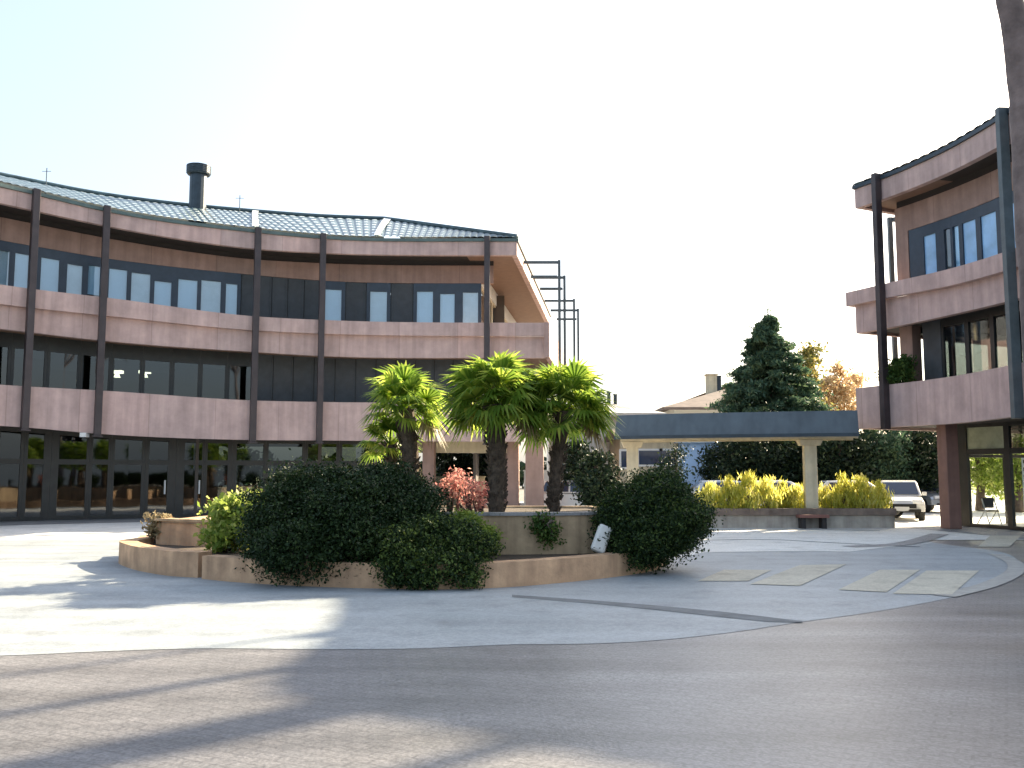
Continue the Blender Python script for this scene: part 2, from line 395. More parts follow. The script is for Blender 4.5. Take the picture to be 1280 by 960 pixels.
part(FL, 'roof_soffit', SOFFIT, LB, [(0, L_END-.1, REC-.3, -.225, ('fb', .12), ('fb', .2))])
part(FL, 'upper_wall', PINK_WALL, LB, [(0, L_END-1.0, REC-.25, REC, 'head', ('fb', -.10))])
part(FL, 'eaves_beam', SOFFIT, LB, [(0, L_END-1.0, REC-.3, REC-.06, ('fb', -.098), ('fb', .118))])
part(FL, 'balcony_parapet', PINK, LB, [(0, Z2, -.2, .03, 'st', 'b2t')])
part(FL, 'floor_band', PINK, LB, [(0, Z2-.02, -.45, -.20, 'b2b', ('st', -.003)), ])
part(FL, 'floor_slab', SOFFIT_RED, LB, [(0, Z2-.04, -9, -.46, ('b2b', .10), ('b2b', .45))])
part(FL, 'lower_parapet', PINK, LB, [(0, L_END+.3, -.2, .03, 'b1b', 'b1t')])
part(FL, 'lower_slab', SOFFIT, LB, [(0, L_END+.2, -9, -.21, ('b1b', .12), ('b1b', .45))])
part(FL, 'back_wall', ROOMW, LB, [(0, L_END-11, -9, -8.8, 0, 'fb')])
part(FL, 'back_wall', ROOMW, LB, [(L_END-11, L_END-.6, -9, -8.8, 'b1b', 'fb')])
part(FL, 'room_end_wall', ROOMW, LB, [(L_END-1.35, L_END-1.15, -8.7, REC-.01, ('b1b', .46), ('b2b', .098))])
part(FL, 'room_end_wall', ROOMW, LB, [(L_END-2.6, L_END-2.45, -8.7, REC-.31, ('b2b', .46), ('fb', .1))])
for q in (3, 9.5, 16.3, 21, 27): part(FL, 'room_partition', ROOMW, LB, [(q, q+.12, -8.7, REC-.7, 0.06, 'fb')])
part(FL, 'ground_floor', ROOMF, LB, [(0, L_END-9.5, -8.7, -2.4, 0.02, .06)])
part(FL, 'attic_slab', SOFFIT, LB, [(0, L_END-.6, -9, REC-.31, ('fb', .15), ('fb', .4))])

# upper storey windows (pane edges surveyed)
panes = [(-62, -46), (-34, -20), (1, 14), (20, 37), (52, 75), (85, 104), (112, 127), (138, 160), (166, 188), (195, 215), (224, 247), (253, 277), (284, 298),
         (407, 428), (463, 484), (521, 541), (550, 569), (579, 598)]
hd = lambda q: FL.lv('head', q)
ps = [(FL.s_of_px(a, REC, 'head'), FL.s_of_px(b, REC, 'head')) for a, b in panes]
zt0, zt1 = ('b2t', -.35), ('head', -.003)
prev = ps[0][0]-.1
sC = FL.s_of_px(313, REC, 'head'); sCD1 = FL.s_of_px(398, REC, 'head')
edges = []
for i, (a, b) in enumerate(ps):
    lo = a-.14 if i in (0, 13, 14, 15) else (ps[i-1][1]+a)/2
    hi = b+.14 if i in (12, 13, 14, 17) else (b+ps[i+1][0])/2
    edges.append((lo, hi))
    wo = window(FL, LB, lo, hi, REC-.02, zt0, zt1, a, b, ('b2t', -.2), ('head', -.36-[0, .05, 0, .0, .0, .08, 0, .0, .05, .28, .1, .05, .1, 0, .02, 0, .1, .04][i]), NAVY, GLASS)
    bl = MB(); FL.sweep(bl, a-.05, b+.05, REC-.135, REC-.12, ('b2t', [-.2, -.2, -.2, .1, -.2, -.2, .35, -.2, -.2, -.2, -.2, .2, -.2, -.2, -.2, -.2, -.2, .25][i]), ('head', -.30)); bl.build('sky_reflection_panel', [SKYREF, SKYREF, SKYREF2][(i*7) % 3], wo)  # panel behind the glass carries the sky reflection as colour
# shutters between groups
def shutters(a, b, z0, z1, off=REC-.03, w=.62):
    part(FL, 'shutter_backing', BLACKF, LB, [(a-.015, b+.015, off-.12, off-.065, z0, z1)])
    n = max(1, round((b-a)/w)); st = (b-a)/n
    for i in range(n):
        mb = MB(); q0, q1 = a+i*st+.02, a+(i+1)*st-.02
        FL.sweep(mb, q0, q1, off-.06, off-.02, z0, z1)
        FL.sweep(mb, q0, q0+.05, off-.02, off+.005, z0, z1); FL.sweep(mb, q1-.05, q1, off-.02, off+.005, z0, z1)
        mb.build('shutter_panel', SHUT, LB, fixn=False)
shutters(edges[12][1]+.02, edges[13][0]-.02, zt0, zt1)
shutters(edges[13][1]+.02, edges[14][0]-.02, zt0, zt1)
shutters(edges[14][1]+.02, edges[15][0]-.02, zt0, zt1)
# first floor glazing: bays ~0.95 m
q = edges[0][0]; sEnd1 = FL.s_of_px(612, REC, 'b2b'); sMid1 = FL.s_of_px(318, REC, 'b2b')
n1 = int((sMid1-q)/1.0); st1 = (sMid1-q)/n1
for i in range(n1):
    a = q+i*st1
    window(FL, LB, a, a+st1-.004, REC-.02, ('b1t', -.3), ('b2b', .098), a+.09, a+st1-.09, ('b1t', -.2), ('b2b', -.45), BLACKF, GLASSD)
    mb = MB(); FL.sweep(mb, a+.1, a+st1-.1, REC-.15, REC-.14, ('b2b', -random.choice([.5, .6, .6, .75, .9, 1.1])), ('b2b', .02)); mb.build('transom_panel', TRANS, LB)
shutters(sMid1+.02, sEnd1, ('b1t', -.3), ('b2b', .098), w=.8)
for px in (146, 179):
    q = FL.s_of_px(px, REC-1.6, 'b1t'); x, y, _, _ = FL.at(q, REC-1.6); z = W(px, 465, y).z
    mb = MB(); mb.box((x, y, z), (.42, .25, .12)); mb.box((x, y, z-.14), (.2, .2, .16), taper=.5); mb.build('ceiling_lamp', LIT, LB)
# ground floor shopfront
gl = [(-60, -34), (-28, -4), (0, 27), (36, 57), (74, 110), (117, 137), (145, 178), (188, 211), (231, 254), (260, 285), (297, 330), (336, 378), (386, 420), (428, 462)]
GOFF = -2.2
gp = [(FL.s_of_px(a, GOFF, 'b1b'), FL.s_of_px(b, GOFF, 'b1b')) for a, b in gl]
for i, (a, b) in enumerate(gp):
    lo = a-.1 if i == 0 else (gp[i-1][1]+a)/2; hi = b+.1 if i == len(gp)-1 else (b+gp[i+1][0])/2
    tz = W(100, 577, 35).z
    f = MB()
    FL.sweep(f, lo, a, GOFF-.12, GOFF, .02, ('b1b', .115)); FL.sweep(f, b, hi-.004, GOFF-.12, GOFF, .02, ('b1b', .115))
    FL.sweep(f, a, b, GOFF-.1, GOFF-.01, .02, .16); FL.sweep(f, a, b, GOFF-.1, GOFF-.01, tz-.1, tz+.1); FL.sweep(f, a, b, GOFF-.1, GOFF-.01, ('b1b', -.06), ('b1b', .115))
    o = f.build('shopfront_window', BLACKF, LB, fixn=False)
    g = MB(); FL.sweep(g, a, b, GOFF-.062, GOFF-.05, .16, tz-.1); g.build('pane', GLASSD, o)
    g = MB(); FL.sweep(g, a, b, GOFF-.062, GOFF-.05, tz+.1, ('b1b', -.06)); g.build('transom_pane', GLASSD, o)
    if i in (7, 8):
        h = MB(); q = b-.08; x, y, _, _ = FL.at(q, GOFF+.05); h.tube([(x, y, .95), (x, y, 1.5)], .035); h.build('handle', WHITE, o)
# open portico at the right end
sPort = gp[-1][1]+.3
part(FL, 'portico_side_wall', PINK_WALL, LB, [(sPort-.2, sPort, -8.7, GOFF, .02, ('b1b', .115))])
part(FL, 'portico_beam', CREAM, LB, [(sPort, L_END, -2.3, -2.0, ('b1b', -.42), ('b1b', .118))])
for px in (536, 641, 668):
    q = FL.s_of_px(px, -1.6, 'b1b', hi=L_END+1.2); x, y = FL.ext(q, -1.6 if px != 668 else -.9)
    mb = MB(); mb.box((x, y, 1.7), (.5 if px != 668 else .75, .5, 3.38), R(-4)); mb.build('portico_column', mat('column_render', (.36, .24, .20), .8, streak=.3) if px == 536 else bpy.data.materials['column_render'], LB, bevel=.02)
# posts
tops = {'A': (44, A), 'B': (133, B_), 'C': (322, C_), 'D': (403.5, D_), 'E': (609, E_)}
for i, k in enumerate(['A', 'B', 'C', 'D', 'E']):
    q = FL.ctrl_s[2+i]; mb = MB(); FL.sweep(mb, q-.12, q+.12, .035, .30, ('b1b', -.08), ('top', .12)); FL.sweep(mb, q-.17, q+.17, .0, .36, ('b1b', -.14), ('b1b', -.082))
    mb.build('post', POST, LB, bevel=.01)
for q in (FL.ctrl_s[1], 1.0):
    mb = MB(); FL.sweep(mb, q-.12, q+.12, .035, .30, ('b1b', -.08), ('top', .12)); mb.build('post', POST, LB)
# end wing (east side) running back
zE = E_[2]; far = W(688, 400, 57.0)
FW = Facade([(Pc.x, Pc.y+.004, dict(zE)), (far.x, far.y, dict(zE))], step=1.0)
part(FW, 'wing_fascia', PINK, LB, [(.0, FW.len, -.22, 0.004, 'fb', ('top', -.06))])
part(FW, 'wing_gutter', GUTTER, LB, [(.0, FW.len, -.30, .07, ('top', -.055), ('top', .072))])
part(FW, 'wing_soffit', SOFFIT_RED, LB, [(.3, FW.len, -2.2, -.225, ('fb', .118), ('fb', .198))])
part(FW, 'wing_wall', HOUSEW, LB, [(1.6, FW.len, -2.3, -2.0, ('fb', -.55), ('fb', .118)), (1.6, FW.len, -2.3, -2.0, 'b2b', ('b2t', .1))])
nW = 9
for i in range(nW):
    a = 1.6+(FW.len-1.6)*i/nW; b = 1.6+(FW.len-1.6)*(i+1)/nW
    window(FW, LB, a, b-.004, -2.05, ('b2t', .1), ('fb', -.55), a+.12, b-.12, ('b2t', .2), ('fb', -.65), CREAM, GLASS)
part(FW, 'wing_balcony', PINK, LB, [(-.02, FW.len, 1.15, 1.35, 'b2b', 'b2t')])
part(FW, 'wing_balcony_floor', SOFFIT_RED, LB, [(1.6, FW.len, -2.0, 1.148, ('b2b', .13), ('b2b', .4))])
part(FW, 'wing_lower_wall', PINK_WALL, LB, [(8, FW.len, -2.3, -2.0, 0.02, ('b2b', .098))])
# steel frames standing off the wing
def hframe(name_parent, px_l, px_r, py1, py2, py_bot, H, mat_, bldg):
    v = ray(px_r, py1); D = (H-EYE)/v.z*v.y
    r = W(px_r, py1, D); l = W(px_l, py1, D); z2 = W(px_r, py2, D).z
    mb = MB(); w = .12
    mb.box((r.x, D, (r.z+.1)/2), (w, w, r.z+.1)); mb.build('frame_post', mat_, bldg)
    mb = MB(); mb.box(((l.x+r.x)/2-w/2, D, r.z), (abs(r.x-l.x)-.001, w*.9, w)); mb.box(((l.x+r.x)/2-w/2+.15, D, z2), (abs(r.x-l.x)-.35, w*.9, w)); mb.build('frame_arm', mat_, bldg)
Hf = zE['top']-.3
POSTG = mat('grey_steel', (.07, .09, .10), .45, var=.25)
hframe('', 656, 699, 328, 346, 0, Hf, POSTG, LB)
hframe('', 668, 705.5, 347, 361, 0, Hf, POSTG, LB)
hframe('', 682, 717.5, 376, 388, 0, Hf, POSTG, LB)
hframe('', 690, 722.5, 388, 399, 0, Hf, POSTG, LB)

# roof: glazed tile field, front slope with a hip at the right end
def tile_slope(name, base, n_cols, n_rows, parent, m, amp=.035, step=.05):
    """base(u,v) -> point, u along eave 0..1, v up the slope 0..1"""
    mb = MB(); nu = n_cols*4; rows = []
    for r in range(n_rows):
        for v, dz in (((r)/n_rows, step), ((r+.55)/n_rows, step*.5)):
            row = []
            for i in range(nu+1):
                u = i/nu; p = base(u, v); ph = (i % 4)
                row.append((p[0], p[1], p[2]+dz+amp*(0, .8, 1, .8)[ph]))
            rows.append(row)
    rows.append([(lambda p: (p[0], p[1], p[2]+amp*(0, .8, 1, .8)[i % 4]))(base(i/nu, 1.0)) for i in range(nu+1)])
    mb.grid(rows)
    k = 0
    for r in range(len(rows)-1):
        for i in range(nu):
            if r % 2 == 0 and i % 4 in (1, 2): mb.mi[k] = 1  # pale faces paint a sky glint on every tile
            k += 1
    return mb.build(name, [m, TILE_GLINT], parent, fixn=False)
hipS = FL.s_of_px(480, -7.5, ('top', 2.9))
RIDGE_OFF, RIDGE_H = -8.0, 3.0
def ridge_h(q): return RIDGE_H-.45*max(0, min(1, (sE[4]+4-q)/16.0))
def front(u, v):
    q = .0+(L_END)*u
    k = 1.0 if q <= hipS else max(0.0, (L_END-q)/(L_END-hipS))
    x, y = FL.ext(q, .03+(RIDGE_OFF-.03)*v*k)
    return (x, y, FL.lv('top', min(q, L_END))+.08+ridge_h(q)*v*k)
roof = tile_slope('tiled_roof', front, 104, 7, LB, TILE)
hx, hy = FL.ext(hipS, RIDGE_OFF); hz = FL.lv('top', hipS)+.08+RIDGE_H
def east(u, v):
    q = FW.len*u; x, y = FW.ext(q, .03); z = FW.lv('top', q)+.08
    yb = hy+(FW.at(FW.len)[1]-hy)*u
    return (x+(hx+1.2*u-x)*v, y+(yb-y)*v, z+(hz-z)*v)
tile_slope('wing_roof', east, 55, 11, LB, TILE)
mb = MB()
def strip(q0, v0, v1, qtop=None, w=.17):
    rows = []
    for i in range(9):
        v = v0+(v1-v0)*i/8; q = q0+((qtop if qtop is not None else q0)-q0)*i/8
        a = front((q-w)/L_END, v); b = front((q+w)/L_END, v); rows.append([(a[0], a[1], a[2]+.13), (b[0], b[1], b[2]+.13)])
    mb.grid(rows)
sR1 = FL.s_of_px(319, 0, 'top'); sR2 = FL.s_of_px(472, 0, 'top')
strip(sR1, 0, 1, qtop=FL.s_of_px(319, RIDGE_OFF, ('top', 2.7)), w=.13)
strip(sR2, 0, 1, qtop=hipS+.15, w=.13)
mb.build('roof_flashing', TILEW, LB)
mb = MB(); pts = [front(i/60*hipS/L_END, 1.0) for i in range(61)]
mb.tube([(p[0], p[1], p[2]+.08) for p in pts]+[(Pc.x, Pc.y, zE['top']+.16)], .11, 8); mb.build('ridge_cap', TILE, LB, smooth=True)
mb = MB()       # rear slope, closes the roof
rows = []
for i in range(41):
    q = hipS*i/40; a = FL.ext(q, RIDGE_OFF); b = FL.ext(q, -15); z = FL.lv('top', q)+.1
    rows.append([(a[0], a[1], z+ridge_h(q)), (b[0], b[1], z)])
mb.grid(rows); mb.build('rear_roof', TILE, LB)
# chimney flue
cq = FL.s_of_px(247, -7.2, ('top', 3.0)); x, y = FL.ext(cq, -7.2)
zb = W(247, 268, y).z; zt = W(247, 207, y).z; zc = W(247, 219, y).z
mb = MB(); mb.tube([(x, y, zb-.7), (x, y, zc)], .39, 16); ch = mb.build('chimney', METAL, LB, smooth=False)
mb = MB(); mb.tube([(x, y, zc), (x, y, zc+.05), (x, y, zt-.08), (x, y, zt)], [.50, .54, .54, .46], 16)
for k in range(5): mb.tube([(x, y, zc+.08+k*.08), (x, y, zc+.11+k*.08)], .56, 16)
mb.build('cap', METAL, ch)
x, y = FL.ext(FL.s_of_px(293, -6.8, ('top', 3.0)), -6.8); z = W(293, 270, y).z
mb = MB(); mb.tube([(x, y, z-.5), (x, y, z+.05)], .1); mb.tube([(x, y, z+.02), (x, y, z+.12)], .17); mb.build('roof_vent', METAL, LB)
for px, y0, y1 in ((59, 232, 210), (300, 268, 244)):
    x, y = FL.ext(FL.s_of_px(px, -7.6, ('top', 3.0)), -7.6)
    mb = MB(); mb.tube([(x, y, W(px, y0, y).z-.4), (x, y, W(px, y1, y).z)], .022, 6); mb.tube([(x-.2, y, W(px, y1, y).z-.15), (x+.2, y, W(px, y1, y).z-.15)], .012, 5); mb.build('antenna', POSTG, LB)
# small camera dome under the lower parapet
x, y, _, _ = FL.at(FL.s_of_px(104, -.5, 'b1b'), -.1); z = FL.lv('b1b', FL.s_of_px(104, -.5, 'b1b'))
mb = MB(); mb.tube([(x, y, z-.02), (x, y, z+.12)], .05); mb.box((x, y-.05, z-.08), (.22, .3, .16)); mb.build('security_camera', WHITE, LB)

# ------------------------------------------------------------------ RIGHT BUILDING
HR = 11.8
def dep(px, py, H=HR):
    r = ray(px, py); return (H-EYE)/r.z*r.y
def zat(px, py, D): return W(px, py, D).z
names = ['top', 'fb', 'head', 'b2t', 'st', 'b2b', 'b1t', 'b1b']
def ctrl_right(xt, yt, ys, xb):
    D = dep(xt, yt); p = W(xt, yt, D); d = {'top': HR}
    for k, y in zip(names[1:], ys):
        f = (y-yt)/(ys[-1]-yt); d[k] = zat(xt+(xb-xt)*f, y, D)
    return (p.x, p.y, d)
RF = ctrl_right(1099.5, 223.5, [250, 292, 355, 373, 409, 481, 534], 1111)
RM = ctrl_right(1181, 187.5, [217, 258, 336, 357, 391, 470, 529], 1193)
RG = ctrl_right(1259, 142, [176, 238, 311, 334.5, 371, 454, 519.5], 1276)
lv = {k: (RF[2][k]+RM[2][k]+RG[2][k])/3 for k in names}
print('right levels', {k: (round(RF[2][k], 2), round(RM[2][k], 2), round(RG[2][k], 2)) for k in names}, 'xy', RF[:2], RM[:2], RG[:2])
print('left levels', {k: (round(A[2][k], 2), round(C_[2][k], 2), round(E_[2][k], 2)) for k in names}, A[:2], C_[:2], E_[:2])
for c in (RF, RM, RG): c[2]['head'] = 10.05
Dc = dep(1068, 235); pc = W(1068, 235, Dc)
gx, gy = RG[0], RG[1]
right_ctrl = [(pc.x, pc.y, dict(RF[2])), RF, RM, RG] + [(x, y, dict(RG[2])) for x, y in ((14.1, 22.6), (15.4, 21.7), (18.2, 19.8), (22.0, 17.4))]
FR = Facade(right_ctrl)
RB = thing('office_building', 'pink office building with curved balconies seen from its corner on the right', 'building')
Rl = FR.len
part(FR, 'roof_fascia', PINK, RB, [(0, Rl, -.22, 0, 'fb', ('top', -.06))])
part(FR, 'gutter', METAL, RB, [(-.05, Rl, -.30, .07, ('top', -.055), ('top', .07))])
part(FR, 'roof_soffit', SOFFIT, RB, [(3.2, Rl, -1.3, -.225, ('fb', .12), ('fb', .2))])
part(FR, 'corner_soffit', SOFFIT_RED, RB, [(.02, 3.198, -14, -.225, ('fb', .12), ('fb', .2))])
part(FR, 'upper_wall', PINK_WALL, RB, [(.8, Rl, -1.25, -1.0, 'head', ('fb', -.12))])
part(FR, 'balcony_parapet', PINK, RB, [(-.55, Rl, -.2, .03, 'st', 'b2t')])
part(FR, 'floor_band', PINK, RB, [(-.35, Rl, -.45, -.2, 'b2b', ('st', -.003))])
part(FR, 'floor_slab', SOFFIT, RB, [(-.3, Rl, -14, -.46, ('b2b', .1), ('b2b', .45))])
part(FR, 'lower_parapet', PINK, RB, [(-.25, Rl, -.2, .03, 'b1b', 'b1t')])
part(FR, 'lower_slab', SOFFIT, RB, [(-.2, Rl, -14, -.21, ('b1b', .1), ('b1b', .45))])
# end face (north side) parapets
x0, y0 = FR.ext(-.55, -.2); x1, y1 = FR.ext(-.55, -14)
part(FR, 'end_parapet', PINK, RB, [(-.55, -.35, -14, -.203, 'st', 'b2t'), (-.25, -.05, -14, -.203, 'b1b', 'b1t'), (-.0, .2, -14, -.223, 'fb', ('top', -.06)), (-.35, -.15, -14, -.453, 'b2b', ('st', -.003))])
# pier at corner and side wall
for a, b in (('b1t', ('b2b', .098)), ('b2t', 'head')): part(FR, 'corner_pier', PINK_WALL, RB, [(.8, 1.3, -1.4, -1.0, a, b)])
part(FR, 'side_wall', PINK_WALL, RB, [(.8, 1.05, -13.5, -1.42, ('b1t', -.5), ('b1t', -.02)), (.8, 1.05, -13.5, -1.42, ('b2t', -.5), ('fb', -.12))])
RO = -1.0
for i in range(6):  # unseen side glazing, added to let sun through the corner rooms
    a = -1.42-2.01*(i+1); b = a+2.0
    f = MB(); FR.sweep(f, .82, .98, a, a+.12, ('b1t', -.018), ('b2b', .098)); FR.sweep(f, .82, .98, a+.12, b, ('b2b', -.08), ('b2b', .098)); o = f.build('side_window', BLACKF, RB, fixn=False)
    g = MB(); FR.sweep(g, .88, .90, a+.121, b, ('b1t', -.018), ('b2b', -.081)); g.build('pane', GLASS, o)
part(FR, 'eaves_beam', SOFFIT, RB, [(.85, Rl, -1.3, -1.05, ('fb', -.12), ('fb', .118))])
rp = [(1152, 1168), (1179, 1186), (1189, 1196), (1201, 1218), (1224, 1243), (1250, 1266)]
rs = [(FR.s_of_px(a, RO, 'head'), FR.s_of_px(b, RO, 'head')) for a, b in rp]
while rs[-1][1] < Rl-1.5: rs.append((rs[-1][1]+.35, rs[-1][1]+1.15))
for i, (a, b) in enumerate(rs):
    lo = 1.32 if i == 0 else (rs[i-1][1]+a)/2; hi = b+.15 if i == len(rs)-1 else (b+rs[i+1][0])/2
    wo = window(FR, RB, lo, hi-.003, RO-.02, ('b2t', -.35), ('head', -.003), max(a, lo+.05), b, ('b2t', -.2), ('head', -.36), NAVY, GLASS if i in (1, 2) else SKYPANE)
    if i != 2: continue
    mb = MB(); FR.sweep(mb, a-.05, b+.05, RO-.135, RO-.12, (('b2t', -.2) if i else ('b2t', .7)), ('head', -.3)); mb.build('sky_reflection_panel', SKYREFB, wo)
q = FR.s_of_px(1152, RO, 'b2b'); q1 = FR.s_of_px(1175, RO, 'b2b')
mb = MB(); FR.sweep(mb, q, q1, RO-.08, RO-.03, ('b1t', -.2), ('b2b', .098)); FR.sweep(mb, q1-.08, q1, RO-.03, RO, ('b1t', -.2), ('b2b', .098)); mb.build('shutter_panel', SHUT, RB)
q = q1
while q < Rl-1.2:
    w = 1.02
    window(FR, RB, q+.003, q+w, RO-.02, ('b1t', -.3), ('b2b', .098), q+.08, q+w-.08, ('b1t', -.2), ('b2b', -.15), BLACKF, GLASSD); q += w
part(FR, 'back_wall', ROOMW, RB, [(1.1, Rl, -8.2, -8.0, ('b1t', -.5), 'fb')])
part(FR, 'attic_slab', SOFFIT, RB, [(1.1, Rl, -14, -1.31, ('fb', .15), ('fb', .4))])
# posts
for q in (FR.ctrl_s[1], FR.ctrl_s[3], FR.ctrl_s[3]+6.0):
    mb = MB(); FR.sweep(mb, q-.10, q+.10, .035, .30, ('b1b', -.08), ('top', .15)); mb.build('post', POST if q < 3 else POSTG, RB, bevel=.01)
# rear post carried on a bracket off the side wall
D2 = dep(1112, 272, HR-.2); p = W(1112, 272, D2)
mb = MB(); mb.box((p.x, p.y, (p.z+3.4)/2), (.16, .16, p.z-3.4)); mb.build('frame_post', POSTG, RB)
mb = MB(); mb.box((p.x+.7, p.y, p.z-.08), (1.2, .15, .16)); mb.build('frame_arm', POSTG, RB)
# ground floor: brown column, dark wall and clear shop front
D3 = G(1186, 662).y
cx = G(1193, 662)
mb = MB(); mb.box((cx.x, cx.y+.2, 1.7), (.42, .5, 3.36), R(8)); mb.build('brown_column', BROWNCOL, RB, bevel=.02)
sg0 = FR.s_of_px(1203, -2.3, 'b1b')
gx_ = [(1206, 1252), (1258, 1292)]
tz = W(1230, 561, 27).z
def shopbay(a, b, lo, hi, sill=.12, fm=BLACKF):
    f = MB(); O = -2.3
    FR.sweep(f, lo, a, O-.12, O, .02, ('b1b', .098)); FR.sweep(f, b, hi, O-.12, O, .02, ('b1b', .098))
    FR.sweep(f, a, b, O-.1, O-.01, .02, sill); FR.sweep(f, a, b, O-.1, O-.01, tz-.09, tz+.09); FR.sweep(f, a, b, O-.1, O-.01, ('b1b', -.02), ('b1b', .098))
    o = f.build('shopfront_window', fm, RB, fixn=False)
    g = MB(); FR.sweep(g, a, b, O-.062, O-.05, sill, tz-.09); g.build('pane', GLASSC, o)
    return o
s1_, s2_ = FR.s_of_px(1206, -2.3, 'b1b'), FR.s_of_px(1253, -2.3, 'b1b')
o = shopbay(s1_, s2_, s1_-.35, s2_+.1)
g = MB(); FR.sweep(g, s1_, s2_, -2.36, -2.35, tz+.09, ('b1b', -.02)); g.build('frosted_transom', mat('frosted_green_glass', (.38, .42, .30), .4, var=.25, scale=3), o)
q = s2_+.103
while q < Rl-2:
    o = shopbay(q+.08, q+1.9, q, q+1.997); g = MB(); FR.sweep(g, q+.08, q+1.9, -2.36, -2.35, tz+.09, ('b1b', -.02)); g.build('transom_pane', GLASSD, o); q += 2.0
part(FR, 'shop_floor', ROOMF, RB, [(s1_-.4, Rl, -12.8, -2.4, .02, .06)])
for o_ in (-4.6, -7.0, -9.4): part(FR, 'shop_side_frame', BLACKF, RB, [(s1_-.45, s1_-.36, o_, o_+.1, .02, ('b1b', .098))])
part(FR, 'shop_side_rail', BLACKF, RB, [(s1_-.44, s1_-.37, -9.3, -2.45, 2.3, 2.4)])
# glazed rear screen of the shop (daylight seen through it)
for i in range(9):
    a = s1_+i*2.2; b = a+2.1
    if b > Rl: break
    f = MB(); FR.sweep(f, a, a+.1, -12.6, -12.5, .06, ('b1b', .098)); FR.sweep(f, a+.1, b, -12.6, -12.5, 2.6, ('b1b', .098)); f.build('rear_window_frame', BLACKF, RB)
# pot plant on the corner of the balcony is placed further down
# roof planes
def rfront(u, v):
    q = -.05+(Rl+.05)*u; k = min(1, max(0, q/7.0)) if True else 1
    x, y = FR.ext(q, .03-7.0*v*k); return (x, y, HR+.08+2.3*v*k)
tile_slope('tiled_roof', rfront, 45, 9, RB, TILE)
def rnorth(u, v):
    x0, y0 = FR.ext(-.05, -14*u); k = min(1, 2*(1-u)) if u > .5 else min(1, 2*u)
    a = FR.ext(7.0*v*k, -14*u if True else 0); return (a[0], a[1], HR+.08+2.3*v*k)
tile_slope('hip_roof', rnorth, 30, 9, RB, TILE)
def rback(u, v):
    q = -.05+(Rl+.05)*u; k = min(1, max(0, q/7.0))
    x, y = FR.ext(q, -14+7.0*v*k); return (x, y, HR+.08+2.3*v*k)
tile_slope('rear_roof', rback, 20, 6, RB, TILE)

def at_ac(a, c): return (a*math.sin(SUN_AZ)+c*math.cos(SUN_AZ), a*math.cos(SUN_AZ)-c*math.sin(SUN_AZ))  # chimney, pipe and masts below are unseen, added to cast ground stripes
x, y = at_ac(32.2, -5.95); mb = MB(); mb.tube([(x, y, 11.5), (x, y, 17.6)], .31, 14); o = mb.build('chimney', METAL, RB); mb = MB(); mb.tube([(x, y, 17.605), (x, y, 18.2)], .45, 14); mb.build('cap', METAL, o)
x, y = at_ac(31.5, -4.4); mb = MB(); mb.tube([(x, y, 11.5), (x, y, 16.9)], .13, 12); mb.build('shadow_pipe', METAL, RB)
for a, c, r, h in ((31.5, -7.45, .10, 18.0), (31.5, -8.85, .05, 19.)):
    x, y = at_ac(a, c); mb = MB(); mb.tube([(x, y, 11.5), (x, y, h)], r, 8); mb.build('shadow_mast', POSTG, RB)

# ------------------------------------------------------------------ foliage tools
rng = np.random.default_rng(11)
def unit(n):
    v = rng.normal(size=(n, 3)); return v/np.linalg.norm(v, axis=1, keepdims=True)
def leaves_mesh(name, C, size, m, parent=None, aspect=.45, updir=None, droop=0.0, jitter=.5):
    n = len(C); d = unit(n)
    if updir is not None:
        d = d*jitter+np.asarray(updir)*(1-jitter)
        d /= np.linalg.norm(d, axis=1, keepdims=True)
    a = unit(n); s = np.cross(d, a); s /= np.linalg.norm(s, axis=1, keepdims=True)
    l = (size*(.6+.8*rng.random(n)))[:, None]
    nn = np.cross(d, s)
    V = np.stack([C-d*l*.5, C+s*l*aspect*.5+nn*l*.06, C+d*l*.5, C-s*l*aspect*.5+nn*l*.06], 1).reshape(-1, 3)
    me = bpy.data.meshes.new(name); me.vertices.add(4*n); me.vertices.foreach_set('co', V.ravel())
    me.loops.add(4*n); me.loops.foreach_set('vertex_index', np.arange(4*n)); me.polygons.add(n)
    me.polygons.foreach_set('loop_start', np.arange(0, 4*n, 4)); me.update(); me.validate()
    return link(name, me, parent, m)
def clumps(blobs, K, per, sig, shell=.75):
    """blobs: (cx,cy,cz,rx,ry,rz) ; leaves gathered in K clumps near each blob's surface"""
    out = []
    vols = np.array([b[3]*b[4]+b[4]*b[5]+b[3]*b[5] for b in blobs]); vols /= vols.sum()
    for b, w in zip(blobs, vols):
        k = max(3, int(K*w)); r = shell+(1-shell)*rng.random(k)+rng.normal(size=k)*.08
        c = np.array(b[:3])+unit(k)*r[:, None]*np.array(b[3:6])
        sg = sig*(.6+.8*rng.random(k))
        p = np.repeat(c, per, 0)+rng.normal(size=(k*per, 3))*np.repeat(sg, per)[:, None]*np.array([1, 1, .7])
        out.append(p)
        m2 = int(k*per*.25); q = np.array(b[:3])+unit(m2)*(rng.random(m2)**.4*.9)[:, None]*np.array(b[3:6]); out.append(q)
    return np.concatenate(out)
def stems(mb, base, tips, r0=.03, r1=.008, sag=.1):
    for t in tips:
        b = Vector(base); t = Vector(t); mid = b.lerp(t, .5)+Vector((random.uniform(-sag, sag), random.uniform(-sag, sag), random.uniform(0, sag)))
        mb.tube([b, mid, t], [r0, (r0+r1)/2, r1], 5, cap=False)
